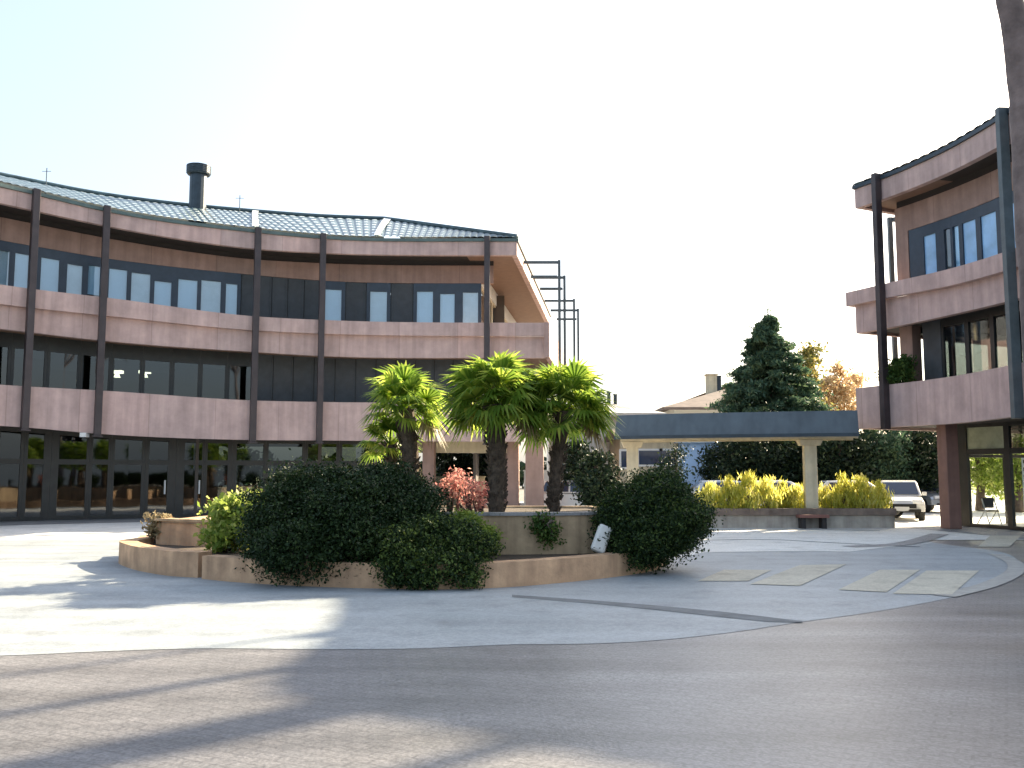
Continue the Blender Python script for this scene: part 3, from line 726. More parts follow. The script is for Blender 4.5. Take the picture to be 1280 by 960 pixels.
def shrub(name, label, cat, blobs, K, per, sig, size, m, group=None, z0=.3, aspect=.5, lm=BARK, updir=None, jit=.5, floor=.02):
    c = np.mean([b[:3] for b in blobs], 0)
    t = thing(name, label, cat, group=group)
    P = clumps(blobs, K, per, sig); P = P[P[:, 2] > floor]
    leaves_mesh('foliage', P, size, m, t, aspect, updir, jitter=jit)
    mb = MB()
    for b in blobs:
        mb.tube([(b[0], b[1], z0-.05), (b[0], b[1], b[2])], .03, 5)
        for k in range(4):
            d = unit(1)[0]; d[2] = abs(d[2])
            tip = (b[0]+d[0]*b[3]*.6, b[1]+d[1]*b[4]*.6, b[2]+d[2]*b[5]*.6)
            stems(mb, (b[0]+random.uniform(-.1, .1), b[1]+random.uniform(-.1, .1), z0), [tip])
    mb.build('stem', lm, t, smooth=True)
    return t

L_DARK = leaf_mat('dark_evergreen_leaf', (.006, .015, .006), (.014, .033, .010), (.04, .065, .018), trans=.1)
L_MID = leaf_mat('mid_green_leaf', (.02, .05, .012), (.055, .11, .025), (.12, .17, .04), trans=.3)
L_LIGHT = leaf_mat('light_green_leaf', (.08, .15, .02), (.22, .30, .06), (.42, .46, .16), trans=.5)
L_PALM = leaf_mat('palm_frond', (.06, .13, .018), (.14, .235, .035), (.36, .42, .08), trans=.58, rough=.35)
L_DEAD = leaf_mat('dry_frond', (.12, .09, .045), (.26, .21, .12), (.38, .33, .2), trans=.3)
L_YEL = leaf_mat('yellow_leaf', (.26, .32, .05), (.60, .60, .12), (.78, .76, .32), trans=.5)
L_RED = leaf_mat('red_maple_leaf', (.34, .12, .10), (.52, .26, .21), (.60, .40, .30), trans=.45)
L_CON = leaf_mat('conifer_needle', (.025, .06, .04), (.06, .115, .07), (.14, .20, .10), trans=.25, scale=.6)
L_AUT = leaf_mat('autumn_leaf', (.30, .23, .12), (.52, .39, .21), (.62, .50, .30), trans=.4, scale=.7)
L_FAR = leaf_mat('far_dark_leaf', (.008, .018, .012), (.018, .036, .02), (.05, .075, .03), trans=.1, scale=.5)

# ------------------------------------------------------------------ GROUND
def sheet(name, poly, z, m, kind='structure', label=None, cat=None):
    mb = MB(); mb.face([(p[0], p[1], z) for p in poly]); o = mb.build(name, m); tag(o, kind=kind); return o
ASPH = ground_mat('purple_grey_asphalt', (.138, .136, .144), (.182, .178, .184), tracks=.24, grain=38, rough=.45, spec=.5, wear=.30, joint=.11)
PALE = ground_mat('pale_paving', (.255, .285, .31), (.32, .345, .365), scale=.5, grain=45, rough=.6, joint=.0, wear=.12, tracks=.10)
PALE_SUN = ground_mat('pale_sun_paving', (.62, .61, .58), (.72, .71, .68), scale=.6, grain=50, rough=.8, wear=.1)  # pale paving, lightened so the colour holds sunlight
WALKP = ground_mat('walk_paving', (.24, .235, .24), (.30, .29, .29), scale=.6, grain=60, rough=.7, joint=.5, wear=.1)
FARG = ground_mat('far_ground', (.16, .15, .13), (.22, .2, .17), scale=.1, grain=20)
sheet('ground', [(-118, -16), (118, -16), (118, 140), (-118, 140)], -.01, FARG)
sheet('road', [(-60, -15), (60, -15), (60, 24.5), (-60, 24.5)], 0.0, ASPH)
# pale forecourt ring round the island: outer edge surveyed
ring_px = [(-420, 812), (-160, 822), (0, 820), (120, 815), (250, 811), (400, 812), (520, 811), (640, 806), (740, 805), (830, 800), (920, 790), (1000, 778), (1080, 767), (1140, 757), (1200, 745), (1240, 735), (1268, 722), (1279, 711), (1272, 700), (1250, 690), (1190, 682)]
ring = [G(*p) for p in ring_px]
rr_ = [(p.x, p.y) for p in ring]
def smooth_poly(P, n=6, closed=False):
    out = []; N = len(P)
    for i in range(N-1 if not closed else N):
        p0 = P[(i-1) % N] if (i > 0 or closed) else P[0]; p1 = P[i]; p2 = P[(i+1) % N]; p3 = P[(i+2) % N] if (i+2 < N or closed) else P[-1]
        for k in range(n):
            t = k/n; out.append(tuple(.5*((2*p1[j])+(-p0[j]+p2[j])*t+(2*p0[j]-5*p1[j]+4*p2[j]-p3[j])*t*t+(-p0[j]+3*p1[j]-3*p2[j]+p3[j])*t**3) for j in range(2)))
    if not closed: out.append(tuple(P[-1]))
    return out
rs_ = smooth_poly(rr_)
last = rs_[-1]
sheet('forecourt', rs_+[(last[0], 24.8), (-40, 24.8), (-40, rs_[0][1])], .004, PALE)
sheet('far_paving', [(-60, 24.8), (45, 24.8), (45, 60), (-60, 60)], .002, PALE_SUN)
sheet('painted_sun_strip', [tuple(G(*q)[:2]) for q in ((835, 702), (880, 691), (980, 689.5), (1062, 690), (1130, 682), (1172, 668), (1172, 657), (835, 657))], .009, PALE_SUN)  # outline of the sunlit ground, with the sunlight painted in
walk = [FL.ext(q, -2.2) for q in np.linspace(0, L_END, 30)]
walk2 = [FL.ext(q, .9) for q in np.linspace(L_END, 0, 30)]
sheet('pavement', [(p[0], p[1]) for p in walk+walk2], .010, WALKP)
walk = [FR.ext(q, -2.3) for q in np.linspace(-.5, Rl, 20)]; walk2 = [FR.ext(q, .3) for q in np.linspace(Rl, -.5, 20)]
sheet('pavement', [(p[0], p[1]) for p in walk+walk2], .010, WALKP)
# flush kerb stones along the ring
def ribbon(name, pts, w, z, m, z0=None, kind='structure', label=None, cat=None):
    mb = MB(); n = len(pts); A_, B2 = [], []
    for i in range(n):
        a = pts[max(i-1, 0)]; b = pts[min(i+1, n-1)]; tx, ty = b[0]-a[0], b[1]-a[1]; l = math.hypot(tx, ty) or 1
        A_.append((pts[i][0]-ty/l*w/2, pts[i][1]+tx/l*w/2)); B2.append((pts[i][0]+ty/l*w/2, pts[i][1]-tx/l*w/2))
    if z0 is None:
        mb.grid([[(a[0], a[1], z), (b[0], b[1], z)] for a, b in zip(A_, B2)])
    else:
        mb.grid([[(a[0], a[1], z0), (a[0], a[1], z), (b[0], b[1], z), (b[0], b[1], z0)] for a, b in zip(A_, B2)], closed=True)
        mb.face([(A_[0][0], A_[0][1], z0), (A_[0][0], A_[0][1], z), (B2[0][0], B2[0][1], z), (B2[0][0], B2[0][1], z0)])
        mb.face([(A_[-1][0], A_[-1][1], z0), (A_[-1][0], A_[-1][1], z), (B2[-1][0], B2[-1][1], z), (B2[-1][0], B2[-1][1], z0)])
    o = mb.build(name, m); 
    if kind: tag(o, kind=kind)
    return o
KERB = mat('kerb_stone', (.33, .32, .30), .85, var=.2, scale=4, bump=.3)
DARK_LINE = mat('dark_ground_line', (.15, .16, .17), .9, var=.25, scale=3)
ribbon('kerb_strip', [(p[0], p[1]) for p in smooth_poly([tuple(G(*q)[:2]) for q in ((1180, 746), (1232, 733), (1262, 720), (1271, 710), (1265, 702), (1244, 693))])], .30, .012, KERB)
# long dark strip that widens to the right
mb = MB(); dpx = [(640, 744, 747), (740, 751, 755), (820, 757.5, 763), (900, 765, 772), (960, 772, 778), (1003, 777, 779)]
mb.grid([[(*G(x, a)[:2], .0085), (*G(x, b)[:2], .0085)] for x, a, b in dpx]); tag(mb.build('dark_ground_strip', DARK_LINE), kind='structure')
# pale flat quads laid on the paving
PALE_QUAD = ground_mat('pale_quad', (.43, .40, .33), (.50, .47, .39), scale=1.2, grain=40, rough=.8, wear=.12)
for k, quad in enumerate([[(872, 727), (905, 713), (965, 713), (935, 727)], [(938, 731), (1000, 707), (1058, 706), (1000, 733)], [(1048, 738), (1100, 713), (1150, 713), (1108, 741)], [(1116, 743), (1158, 714), (1224, 714), (1190, 744)], [(1222, 684), (1238, 670), (1276, 670), (1262, 684)]]):
    sheet('pale_ground_quad', [tuple(G(*q)[:2]) for q in quad], .0125, PALE_QUAD)
# dark lines on the bright far paving, the nearer one painted canopy shadow
for a in ([(870, 676), (960, 675), (1040, 679), (1100, 682), (1150, 684)], [(885, 662), (1000, 662), (1100, 664)]):
    ribbon('dark_paving_line', smooth_poly([tuple(G(*q)[:2]) for q in a]), .16, .0125, DARK_LINE)
for a in ([(1060, 684), (1130, 680), (1175, 668)],):  # broad darker ribbon paints the shadow running to the column foot
    ribbon('dark_paving_line', smooth_poly([tuple(G(*q)[:2]) for q in a]), .5, .016, WALKP)

# ------------------------------------------------------------------ ISLAND
def wall_ribbon(mb, pts, w, z0, z1):
    n = len(pts); rows = []
    for i in range(n):
        a = pts[max(i-1, 0)]; b = pts[min(i+1, n-1)]; tx, ty = b[0]-a[0], b[1]-a[1]; l = math.hypot(tx, ty) or 1
        o = pts[i]; inn = (o[0]-ty/l*w, o[1]+tx/l*w)
        rows.append([(o[0], o[1], z0), (o[0], o[1], z1), (inn[0], inn[1], z1), (inn[0], inn[1], z0)])
    mb.grid(rows, closed=True); mb.face(rows[0]); mb.face(rows[-1][::-1])
isl_px = [(252, 724), (300, 728.5), (360, 732), (430, 735), (500, 736.5), (560, 737), (640, 734), (720, 727), (780, 720), (815, 714), (832, 708)]
front_pts = [tuple(G(*p)[:2]) for p in isl_px]
cx_, cy_ = -2.3, 19.6
def arc(a0, a1, r, n=10): return [(cx_+r*math.cos(R(a0+(a1-a0)*i/n)), cy_+r*math.sin(R(a0+(a1-a0)*i/n))) for i in range(n+1)]
right_back = arc(-20, 172, 5.5, 26)
left_px = [(148, 703), (163, 711), (190, 717), (215, 720.5), (247, 722.5)]
left_pts = [tuple(G(*p)[:2]) for p in left_px]
IW = thing('island_planter', 'low curved pinkish stone wall round the planted island in the middle of the courtyard', 'planter')
mb = MB(); wall_ribbon(mb, smooth_poly(front_pts)+[(front_pts[-1][0]+.12, front_pts[-1][1]+.5)]+right_back[1:], .30, 0, .38); mb.build('curved_wall', STONE, IW)
mb = MB(); lp = smooth_poly([(right_back[-1][0]-.25, right_back[-1][1]-.2), (left_pts[0][0]-.02, left_pts[0][1]+.9)]+left_pts); wall_ribbon(mb, lp, .33, 0, .42); mb.build('end_wall', STONE, IW)
poly = front_pts+right_back+[left_pts[0]]+left_pts[1:]
inner = [(cx_+(p[0]-cx_)*.965, cy_+(p[1]-cy_)*.965) for p in poly]
mb = MB(); mb.face([(p[0], p[1], .30) for p in inner]); mb.build('soil', SOIL, IW)
# raised square planter at the left
RPL = thing('raised_planter', 'tall square stone planter block with sunlit top at the left end of the island', 'planter')
q0, q1 = G(194, 699), G(259, 703)
base = [(q0.x, q0.y), (q1.x, q1.y), (q1.x+.55, q1.y+3.0), (q0.x+.3, q0.y+3.2)]
zt_ = W(226, 652, (q0.y+q1.y)/2).z
mb = MB(); wall_ribbon(mb, [base[3], base[0], base[1], base[2]], .28, .3, zt_); mb.build('planter_wall', STONE, RPL)
mb = MB(); mb.face([(p[0]*.97-.15, p[1]*.98+.3, zt_-.03) for p in base]); mb.build('cover_slab', WALKP, RPL)
mb = MB(); wall_ribbon(mb, [(base[0][0]-.04, base[0][1]-.04), (base[1][0]+.04, base[1][1]-.04), (base[2][0]+.04, base[2][1])], .36, zt_+.002, zt_+.05); mb.build('coping', STONE2, RPL)
# raised curved planter at the right
RPR = thing('raised_planter', 'tall tan rendered planter with creeper on its face, carrying the two right palms', 'planter')
rp_ = smooth_poly([(-3.9, 18.2), (-2.6, 17.2), (-1.0, 16.75), (.4, 16.7), (1.5, 17.0), (2.1, 17.9), (2.2, 19.6)])
mb = MB(); wall_ribbon(mb, rp_, .25, .29, .98); mb.build('curved_face', STONE2, RPR)
mb = MB(); wall_ribbon(mb, [(p[0], p[1]-.04) for p in rp_], .34, .983, 1.035); mb.build('coping', WALKP, RPR)
mb = MB(); mb.face([(p[0]*.98, p[1]+.06, .93) for p in rp_]+[(1.9, 22.2, .93), (-3.2, 22.2, .93)]); mb.build('soil', SOIL, RPR)
# rear low wall of raised bed
mb = MB(); wall_ribbon(mb, [(2.2, 19.6), (1.9, 22.2), (-3.2, 22.2), (-3.9, 18.2)], .2, .29, .975); mb.build('rear_wall', STONE2, RPR)
# pale block standing in for a sunlit patch of planter wall
mb = MB(); c = W(752, 672, 16.2); mb.prism([(-.13, -.07), (.12, -.09), (.15, .06), (-.11, .08)], -.27, .22)
o = mb.build('sun_patch_block', HOUSEW, bevel=.05); o.location = c; o.rotation_euler = (R(-12), R(24), R(8))
tag(o, 'pale block standing in for a sunlit patch of wall between the tan planter and the dark round bush', 'sun patch')

def px_blob(x0, y0, x1, y1, D, ry):
    a = W(x0, y0, D); b = W(x1, y1, D); return ((a.x+b.x)/2, D+ry*.0, (a.z+b.z)/2, abs(b.x-a.x)/2, ry, abs(a.z-b.z)/2)
shrub('dark_bush', 'large dark evergreen bush hanging over the front wall of the island', 'bush',
      [px_blob(312, 592, 400, 722, 15.6, .9), px_blob(340, 588, 470, 700, 16.2, 1.1), px_blob(360, 610, 480, 730, 15.2, .8), px_blob(430, 584, 540, 660, 16.6, 1.0), px_blob(440, 600, 552, 700, 15.9, .9), px_blob(318, 640, 380, 726, 15.1, .5), px_blob(322, 655, 430, 724, 14.5, .4), px_blob(400, 650, 480, 722, 14.6, .4), px_blob(380, 600, 520, 690, 15.4, .9)],
      1150, 130, .11, .06, L_DARK)
shrub('spreading_bush', 'low spreading evergreen bush with light green tips in front of the big dark bush', 'bush',
      [px_blob(462, 655, 540, 726, 14.7, .6), px_blob(500, 648, 590, 712, 14.9, .6), px_blob(545, 662, 618, 720, 14.8, .5), px_blob(470, 685, 600, 738, 14.2, .35)],
      520, 110, .08, .055, leaf_mat('juniper_leaf', (.008, .02, .008), (.022, .045, .013), (.13, .18, .04), trans=.2))
shrub('round_bush', 'dark round bush with yellow green tips at the right end of the island', 'bush',
      [px_blob(748, 610, 830, 690, 16.9, .9), px_blob(775, 592, 862, 680, 17.3, 1.0), px_blob(800, 615, 880, 690, 16.8, .9), px_blob(755, 640, 850, 706, 16.4, .6)],
      850, 120, .10, .058, leaf_mat('bush_leaf', (.008, .02, .008), (.018, .04, .013), (.09, .13, .03), trans=.2))
shrub('leafy_shrub', 'light green leafy shrub in the sun beside the tall square planter', 'shrub',
      [px_blob(264, 645, 310, 692, 17.2, .5), px_blob(282, 615, 325, 670, 17.6, .5), px_blob(268, 625, 300, 660, 17.4, .4)],
      150, 30, .11, .11, L_LIGHT, aspect=.6)
shrub('red_shrub', 'small red leaved maple beside the trunk of the middle palm', 'shrub',
      [px_blob(556, 588, 590, 612, 19.6, .4), px_blob(566, 600, 606, 634, 19.3, .45), px_blob(548, 600, 572, 622, 19.5, .3), px_blob(590, 600, 610, 640, 19.2, .3)],
      70, 15, .07, .075, L_RED, z0=.95)
shrub('yellow_green_shrub', 'small yellow green shrub at the foot of the tan planter wall', 'shrub',
      [px_blob(560, 640, 600, 668, 16.3, .3), px_blob(590, 655, 625, 690, 16.2, .3)], 90, 25, .06, .07, L_LIGHT)
shrub('creeper', 'green creeper hanging down the face of the tan planter', 'creeper',
      [(W(680, 660, 16.55).x, 16.6, .80, .20, .10, .26), (W(690, 672, 16.6).x, 16.6, .62, .13, .08, .2)], 34, 22, .07, .07, L_MID, z0=.9)
shrub('dry_plant', 'dry brownish tuft on the low wall left of the tall square planter', 'plant',
      [px_blob(188, 640, 210, 672, 19.3, .25)], 40, 20, .06, .10, L_DEAD)

# fan palms ------------------------------------------------------------
def fan_palm(label, trunks, crown_R, n_fronds, seed):
    rg = random.Random(seed); t = thing('fan_palm', label, 'palm', group='fan palms on the island')
    green, dead = [], []
    cr = MB(); dd = MB()
    for (bx, by, bz), (tx, ty, tz), r in trunks:
        mb = MB(); pts = []; rad = []
        for i in range(25):
            f = i/24; pts.append((bx+(tx-bx)*f+.03*math.sin(f*5+seed), by+(ty-by)*f, bz+(tz-bz)*f)); rad.append(r*(.85+.35*f)*(1+rg.uniform(-.09, .09)))
        mb.tube(pts, rad, 12)
        for k in range(130):      # cut leaf bases
            f = rg.uniform(.05, 1); a = rg.uniform(0, 6.28); p = Vector((bx+(tx-bx)*f, by+(ty-by)*f, bz+(tz-bz)*f)); d = Vector((math.cos(a), math.sin(a), 0))
            q = p+d*r*(.8+.3*f); mb.tube([q, q+d*.07+Vector((0, 0, .09))], [.03, .012], 4)
        mb.build('trunk', FIBRE, t)
        top = Vector((tx, ty, tz))
        small = r < .11; nf = n_fronds//2 if small else n_fronds; cR = crown_R*(.72 if small else 1)
        for k in range(nf):
            el = math.asin(max(-1, min(1, -.50+1.48*(k/(nf-1))**.8))); az = k*2.399+rg.uniform(-.3, .3)
            d = Vector((math.cos(az)*math.cos(el), math.sin(az)*math.cos(el), math.sin(el)))
            is_dead = el < -.42 and k % 2 == 0
            pet = cR*rg.uniform(.42, .6); tip = top+d*pet+Vector((0, 0, -.06 if el < .5 else .02))
            M = dd if is_dead else cr
            M.tube([top, top+d*pet*.5+Vector((0, 0, .04)), tip], [.018, .012, .010], 4, cap=False)
            up = Vector((0, 0, 1)); side = d.cross(up).normalized() if abs(d.z) < .97 else Vector((1, 0, 0)); nrm = side.cross(d).normalized()
            tilt = rg.uniform(-.5, .5); side2 = side*math.cos(tilt)+nrm*math.sin(tilt); nrm2 = side2.cross(d).normalized()
            R_ = cR*rg.uniform(.5, .66)*(0.8 if is_dead else 1)
            nl = 26
            for j in range(nl):
                a = R(-118+236*j/(nl-1)); dl = d*math.cos(a)+side2*math.sin(a); pl = (dl.cross(nrm2)).normalized()
                ln = R_*(1-.22*abs(a)/2.1)*rg.uniform(.88, 1.06)
                w = .026*crown_R/1.0; fold = nrm2*(.05 if j % 2 else -.03)
                p0 = tip; p1 = tip+dl*ln*.5+nrm2*.05+fold*.3; p2 = tip+dl*ln+Vector((0, 0, -ln*(.32 if not is_dead else .6)*rg.uniform(.5, 1.3)))
                M.face([p0-pl*w*.3, p1-pl*w*1.2, p1+pl*w*1.2, p0+pl*w*.3]); M.face([p1-pl*w*1.2, p2, p1+pl*w*1.2])
    cr.build('crown', L_PALM, t, fixn=False); dd.build('dead_fronds', L_DEAD, t, fixn=False)
    return t
def tp(px, py, D): v = W(px, py, D); return (v.x, v.y, v.z)
fan_palm('leaning two stemmed fan palm behind the big dark bush, leftmost palm', [((W(492, 640, 19).x, 19, .35), tp(487, 556, 19), .10), ((W(528, 640, 18.6).x, 18.6, .35), tp(505, 512, 18.6), .15)], 1.02, 24, 3)
fan_palm('thick trunked fan palm in the middle, standing on the tan planter behind the red shrub', [((W(622, 640, 17.6).x, 17.6, .9), tp(618, 506, 17.6), .16)], 1.14, 48, 5)
fan_palm('fan palm with a thinner trunk nearest the canopy walkway', [((W(692, 640, 17.9).x, 17.9, .9), tp(702, 514, 17.9), .12)], 1.12, 46, 9)

# ------------------------------------------------------------------ CANOPY WALKWAY + PLANTER
CW = thing('canopy_walkway', 'long slate blue flat canopy on cream columns between the palms and the right building', 'canopy')
cpts = [(W(1073, 520, 29.2).x, 29.2), (W(1010, 520, 29.6).x, 29.6), (W(900, 520, 30.4).x, 30.4), (W(830, 520, 31.0).x, 31.0), (W(768, 520, 31.8).x, 31.8)]
yt = W(1070, 512, 29.2).z; yb = W(1070, 543, 29.2).z
def L2(a): return {'t': yt, 'b': yb}
FC = Facade([(c[0], c[1], {'t': yt, 'b': yb}) for c in cpts[::-1]], step=.5)
mb = MB(); Lc = FC.len
rows = []
for i in range(31):       # sloped slate apron in front, flat top
    q = Lc*i/30; P = [FC.ext(q, o) for o in (.05, -.28, -2.2, -2.53)]
    rows.append([(P[0][0], P[0][1], yb), (P[1][0], P[1][1], yt), (P[2][0], P[2][1], yt), (P[3][0], P[3][1], yb)])
mb.grid(rows, closed=True); mb.face(rows[0]); mb.face(rows[-1][::-1]); mb.build('roof', SLATE, CW)
mb = MB(); FC.sweep(mb, .1, Lc-.0, -.42, -.27, yb-.10, yb-.003); FC.sweep(mb, .1, Lc, -2.2, -2.05, yb-.10, yb-.003); mb.build('cream_edge', CREAM, CW)
mb = MB(); FC.sweep(mb, 0, Lc, .052, .075, yb-.06, yb+.05); mb.build('drip_edge', METAL, CW)
zpl = W(1000, 638, 29.9).z
for px, D in ((1013, 30.6), (791, 32.4)):
    v = W(px, 600, D); mb = MB(); z0c = zpl-.1 if px > 1000 else 0
    mb.box((v.x, D, (z0c+yb-.1)/2), (.40, .36, yb-.1-z0c), R(-6)); mb.box((v.x, D, yb-.21), (.62, .5, .2), R(-6), taper=1.25)
    mb.build('column', CREAM, CW, bevel=.02)
PLN = thing('long_planter', 'long low grey brown concrete planter of yellow shrubs under the canopy', 'planter')
p0, p1 = G(868, 661.5), G(1112, 659.5)
zt_ = W(1000, 637, 29.6).z
CON = mat('grey_planter_concrete', (.40, .36, .31), .85, var=.25, scale=2, streak=.6, bump=.3)
mb = MB(); xL = p0.x-1.2; yF = (p0.y+p1.y)/2
mb.box(((xL+p1.x)/2, yF+.12, zt_/2-.10), (p1.x-xL, .22, zt_-.2)); mb.box((p1.x-.1, yF+1.7, zt_/2-.1), (.22, 2.9, zt_-.2)); mb.box(((xL+p1.x)/2, yF+3.2, zt_/2-.1), (p1.x-xL, .2, zt_-.2)); mb.build('planter_wall', CON, PLN)
mb = MB(); mb.box(((xL+p1.x)/2, yF+.10, zt_-.09), (p1.x-xL+.06, .36, .22)); mb.build('coping', mat('weathered_coping', (.20, .15, .12), .8, var=.3, scale=3, streak=.5), PLN, bevel=.015)
mb = MB(); mb.box(((xL+p1.x)/2, yF+1.7, zt_-.15), (p1.x-xL-.3, 2.7, .06)); mb.build('soil', SOIL, PLN)
v = G(1005, 659); BX = thing('stone_bench', 'small dark bench block against the long planter below the cream column', 'bench')
mb = MB(); mb.box((v.x, yF-.22, .40), (.95, .42, .10)); mb.build('seat', mat('bench_top', (.22, .10, .08), .7), BX, bevel=.01)
mb = MB(); mb.box((v.x-.33, yF-.2, .175), (.14, .34, .35)); mb.build('leg', SOFFIT, BX); mb = MB(); mb.box((v.x+.33, yF-.2, .175), (.14, .34, .35)); mb.build('leg', SOFFIT, BX)
ysh = [(872, 902, 604, 'leftmost yellow shrub in the long planter, next to the dark round bush'), (898, 925, 598, 'yellow shrub second from the left in the long planter'),
       (922, 948, 590, 'tall yellow shrub with orange stems near the middle of the long planter'), (945, 972, 600, 'yellow shrub in front of the pale van left of the cream column'),
       (968, 990, 603, 'golden brown shrub second left of the cream column'), (985, 1007, 604, 'yellow shrub directly left of the cream column'),
       (1020, 1045, 606, 'yellow shrub directly right of the cream column'), (1042, 1068, 597, 'yellow green shrub second right of the cream column'),
       (1064, 1090, 594, 'tallest yellow shrub near the right end of the long planter'), (1086, 1110, 605, 'last yellow shrub of the long planter, beside the white car')]
L_YG = leaf_mat('yellow_green_leaf', (.22, .26, .04), (.48, .48, .07), (.66, .66, .2), trans=.45)
for i, (a, b, y, lab) in enumerate(ysh):
    D = 30.6+random.uniform(-.2, .5)
    B0 = [px_blob(a-3, y+8, b+3, 642, D, .45), px_blob(a+5, y-2, b-5, y+25, D+.2, .25)]
    shrub('yellow_shrub', lab, 'shrub', B0, 62, 17, .08, .2, L_YG if i % 3 == 1 else L_YEL, group='yellow shrubs in the long planter', z0=.5, updir=(0, 0, 1), jit=.34, aspect=.16)

# balcony plant on the corner of the right building
v = W(1124, 468, 31.0)
shrub('potted_plant', 'dark bushy pot plant on the first floor balcony behind the tall brown post', 'plant', [(v.x, v.y, v.z, .45, .4, .4), (v.x+.15, v.y+.1, v.z+.35, .3, .3, .25), (v.x-.3, v.y, v.z-.1, .3, .3, .3)], 90, 35, .09, .11, L_MID, z0=v.z-.6, floor=v.z-1)
mb = MB(); zf = RF[2]['b1b']+.45; mb.tube([(v.x, v.y, zf), (v.x, v.y, v.z-.35)], [.2, .28], 14); o = mb.build('flower_pot', mat('terracotta', (.35, .16, .09), .8)); tag(o, 'terracotta pot holding the balcony plant behind the parapet', 'pot')

# ------------------------------------------------------------------ TREES
def tree(name, label, x, y, h, blobs, m, K, per, sig, size, trunk_r=.18, cat='tree', group=None, th=None):
    t = thing(name, label, cat, group=group); mb = MB(); th = th or h*.55
    mb.tube([(x, y, 0), (x+.1, y, th*.5), (x, y, th), (x, y, h*.85)], [trunk_r*1.3, trunk_r, trunk_r*.7, .03], 9); 
    for b in blobs:
        mb.tube([(x, y, th*random.uniform(.5, .9)), ((x+b[0])/2, (y+b[1])/2, (th+b[2])/2+.1), (b[0], b[1], b[2]+b[5]*.3)], [trunk_r*.5, trunk_r*.3, .02], 6, cap=False)
    mb.build('trunk', BARK, t, smooth=True)
    P = clumps(blobs, K, per, sig); P = P[P[:, 2] > .1]; leaves_mesh('crown', P, size, m, t, .5)
    return t
def conifer(label, x, y, h, w, seed=0, n=26000, m=None):
    t = thing('conifer_tree', label, 'tree'); mb = MB(); mb.tube([(x, y, 0), (x, y, h*.97)], [.28, .03], 10)
    rg = np.random.default_rng(seed); tiers = 34; P = []
    for i in range(tiers):
        z = .9+(h-1.0)*(i/tiers)**.95; rad = w/2*(1-(z/h))**.86*1.22
        nb = max(5, int(13*(1-i/tiers))+4)
        for k in range(nb):
            a = k/nb*6.283+rg.uniform(0, 6.28); r = rad*rg.uniform(.72, 1.12); c = np.array([x+math.cos(a)*r, y+math.sin(a)*r, z-r*.12])
            b0 = np.array([x, y, z+.1]); mb.tube([tuple(b0), tuple((b0+c)/2+[0, 0, .1]), tuple(c)], [.03, .02, .008], 4, cap=False)
            m_ = int(n/tiers/nb*1.0*(1.6-i/tiers)); f = rg.random(m_)**.55
            P.append(b0+(c-b0)*f[:, None]+rg.normal(size=(m_, 3))*np.array([.28, .28, .14])*(0.35+.5*rad/(w/2)))
    P.append(np.array([x, y, h-.5])+rg.normal(size=(160, 3))*np.array([.08, .08, .35]))
    mb.build('trunk', BARK, t, smooth=True)
    leaves_mesh('crown', np.concatenate(P), .30, m or L_CON, t, .3, updir=(0, 0, -.3), jitter=.85)
    return t
v = W(960, 392, 50.0); conifer('tall pointed dark conifer rising behind the canopy', v.x, 50.0, v.z, 9.0, 4, 80000)
v = W(1012, 470, 54)
def tb(x0, y0, x1, y1, D, ry): return px_blob(x0, y0, x1, y1, D, ry)
tree('autumn_tree', 'green and gold tree with thinning crown just right of the pointed conifer', W(1005, 480, 53).x, 53, 8.5,
     [tb(985, 445, 1022, 500, 53, 1.2), tb(975, 480, 1030, 560, 53, 1.6), tb(1000, 432, 1028, 458, 53.5, .6)], leaf_mat('turning_leaf', (.07, .09, .03), (.20, .20, .06), (.42, .32, .10), trans=.4, scale=.8), 130, 34, .22, .26)
tree('autumn_tree', 'orange leaved tree above the right end of the canopy', W(1048, 480, 55).x, 55, 7.5,
     [tb(1018, 468, 1052, 520, 55, 1.2), tb(1040, 474, 1075, 540, 55, 1.3), tb(1042, 452, 1058, 482, 55.5, .5), tb(1060, 466, 1080, 495, 56, .6)], L_AUT, 120, 32, .2, .24)
dark_specs = [(921, 44, 4.0, 'dark evergreen tree under the canopy, right of the pale blue house'), (950, 42, 4.6, 'dark evergreen tree under the canopy directly below the pointed conifer'),
              (1000, 43, 4.4, 'dark evergreen tree seen behind the cream canopy column'), (1050, 42, 4.6, 'dark evergreen tree behind the right end of the canopy'),
              (1095, 43, 5.2, 'grey green conifer with drooping boughs under the corner of the right building'), (1145, 44, 5.4, 'dark tree behind the white car at the right building column')]
for px, D, h, lab in dark_specs:
    x = W(px, 580, D).x
    tree('evergreen_tree', lab, x, D, h, [(x, D, h*.55, 1.35, 1.2, h*.42), (x+.7, D+.4, h*.4, 1.1, 1, h*.36), (x-.7, D-.2, h*.42, 1.1, 1, h*.36), (x, D-.3, h*.25, 1.2, .9, h*.25)], L_CON if px == 1095 else L_FAR, 210, 40, .22, .2, group='dark evergreen trees beyond the canopy')
x = W(845, 570, 40).x
tree('bare_tree', 'thin tree with sparse silvery leaves left of the pale blue house', x, 40, 3.2, [(x, 40, 2.3, .5, .5, .8), (x-.4, 40, 1.9, .4, .4, .6)], L_FAR, 60, 14, .16, .13, .06)
for px, D, h, lab in ((745, 38, 2.9, 'dark blue green shrub tree between the right palm and the left canopy column'), (722, 41, 3.6, 'dark shrub tree behind the trunk of the right palm')):
    x = W(px, 580, D).x
    tree('evergreen_tree', lab, x, D, h, [(x, D, h*.5, .8, .8, h*.45), (x+.3, D, h*.35, .7, .6, h*.3)], L_FAR, 130, 36, .16, .16, group='dark evergreen trees beyond the canopy')
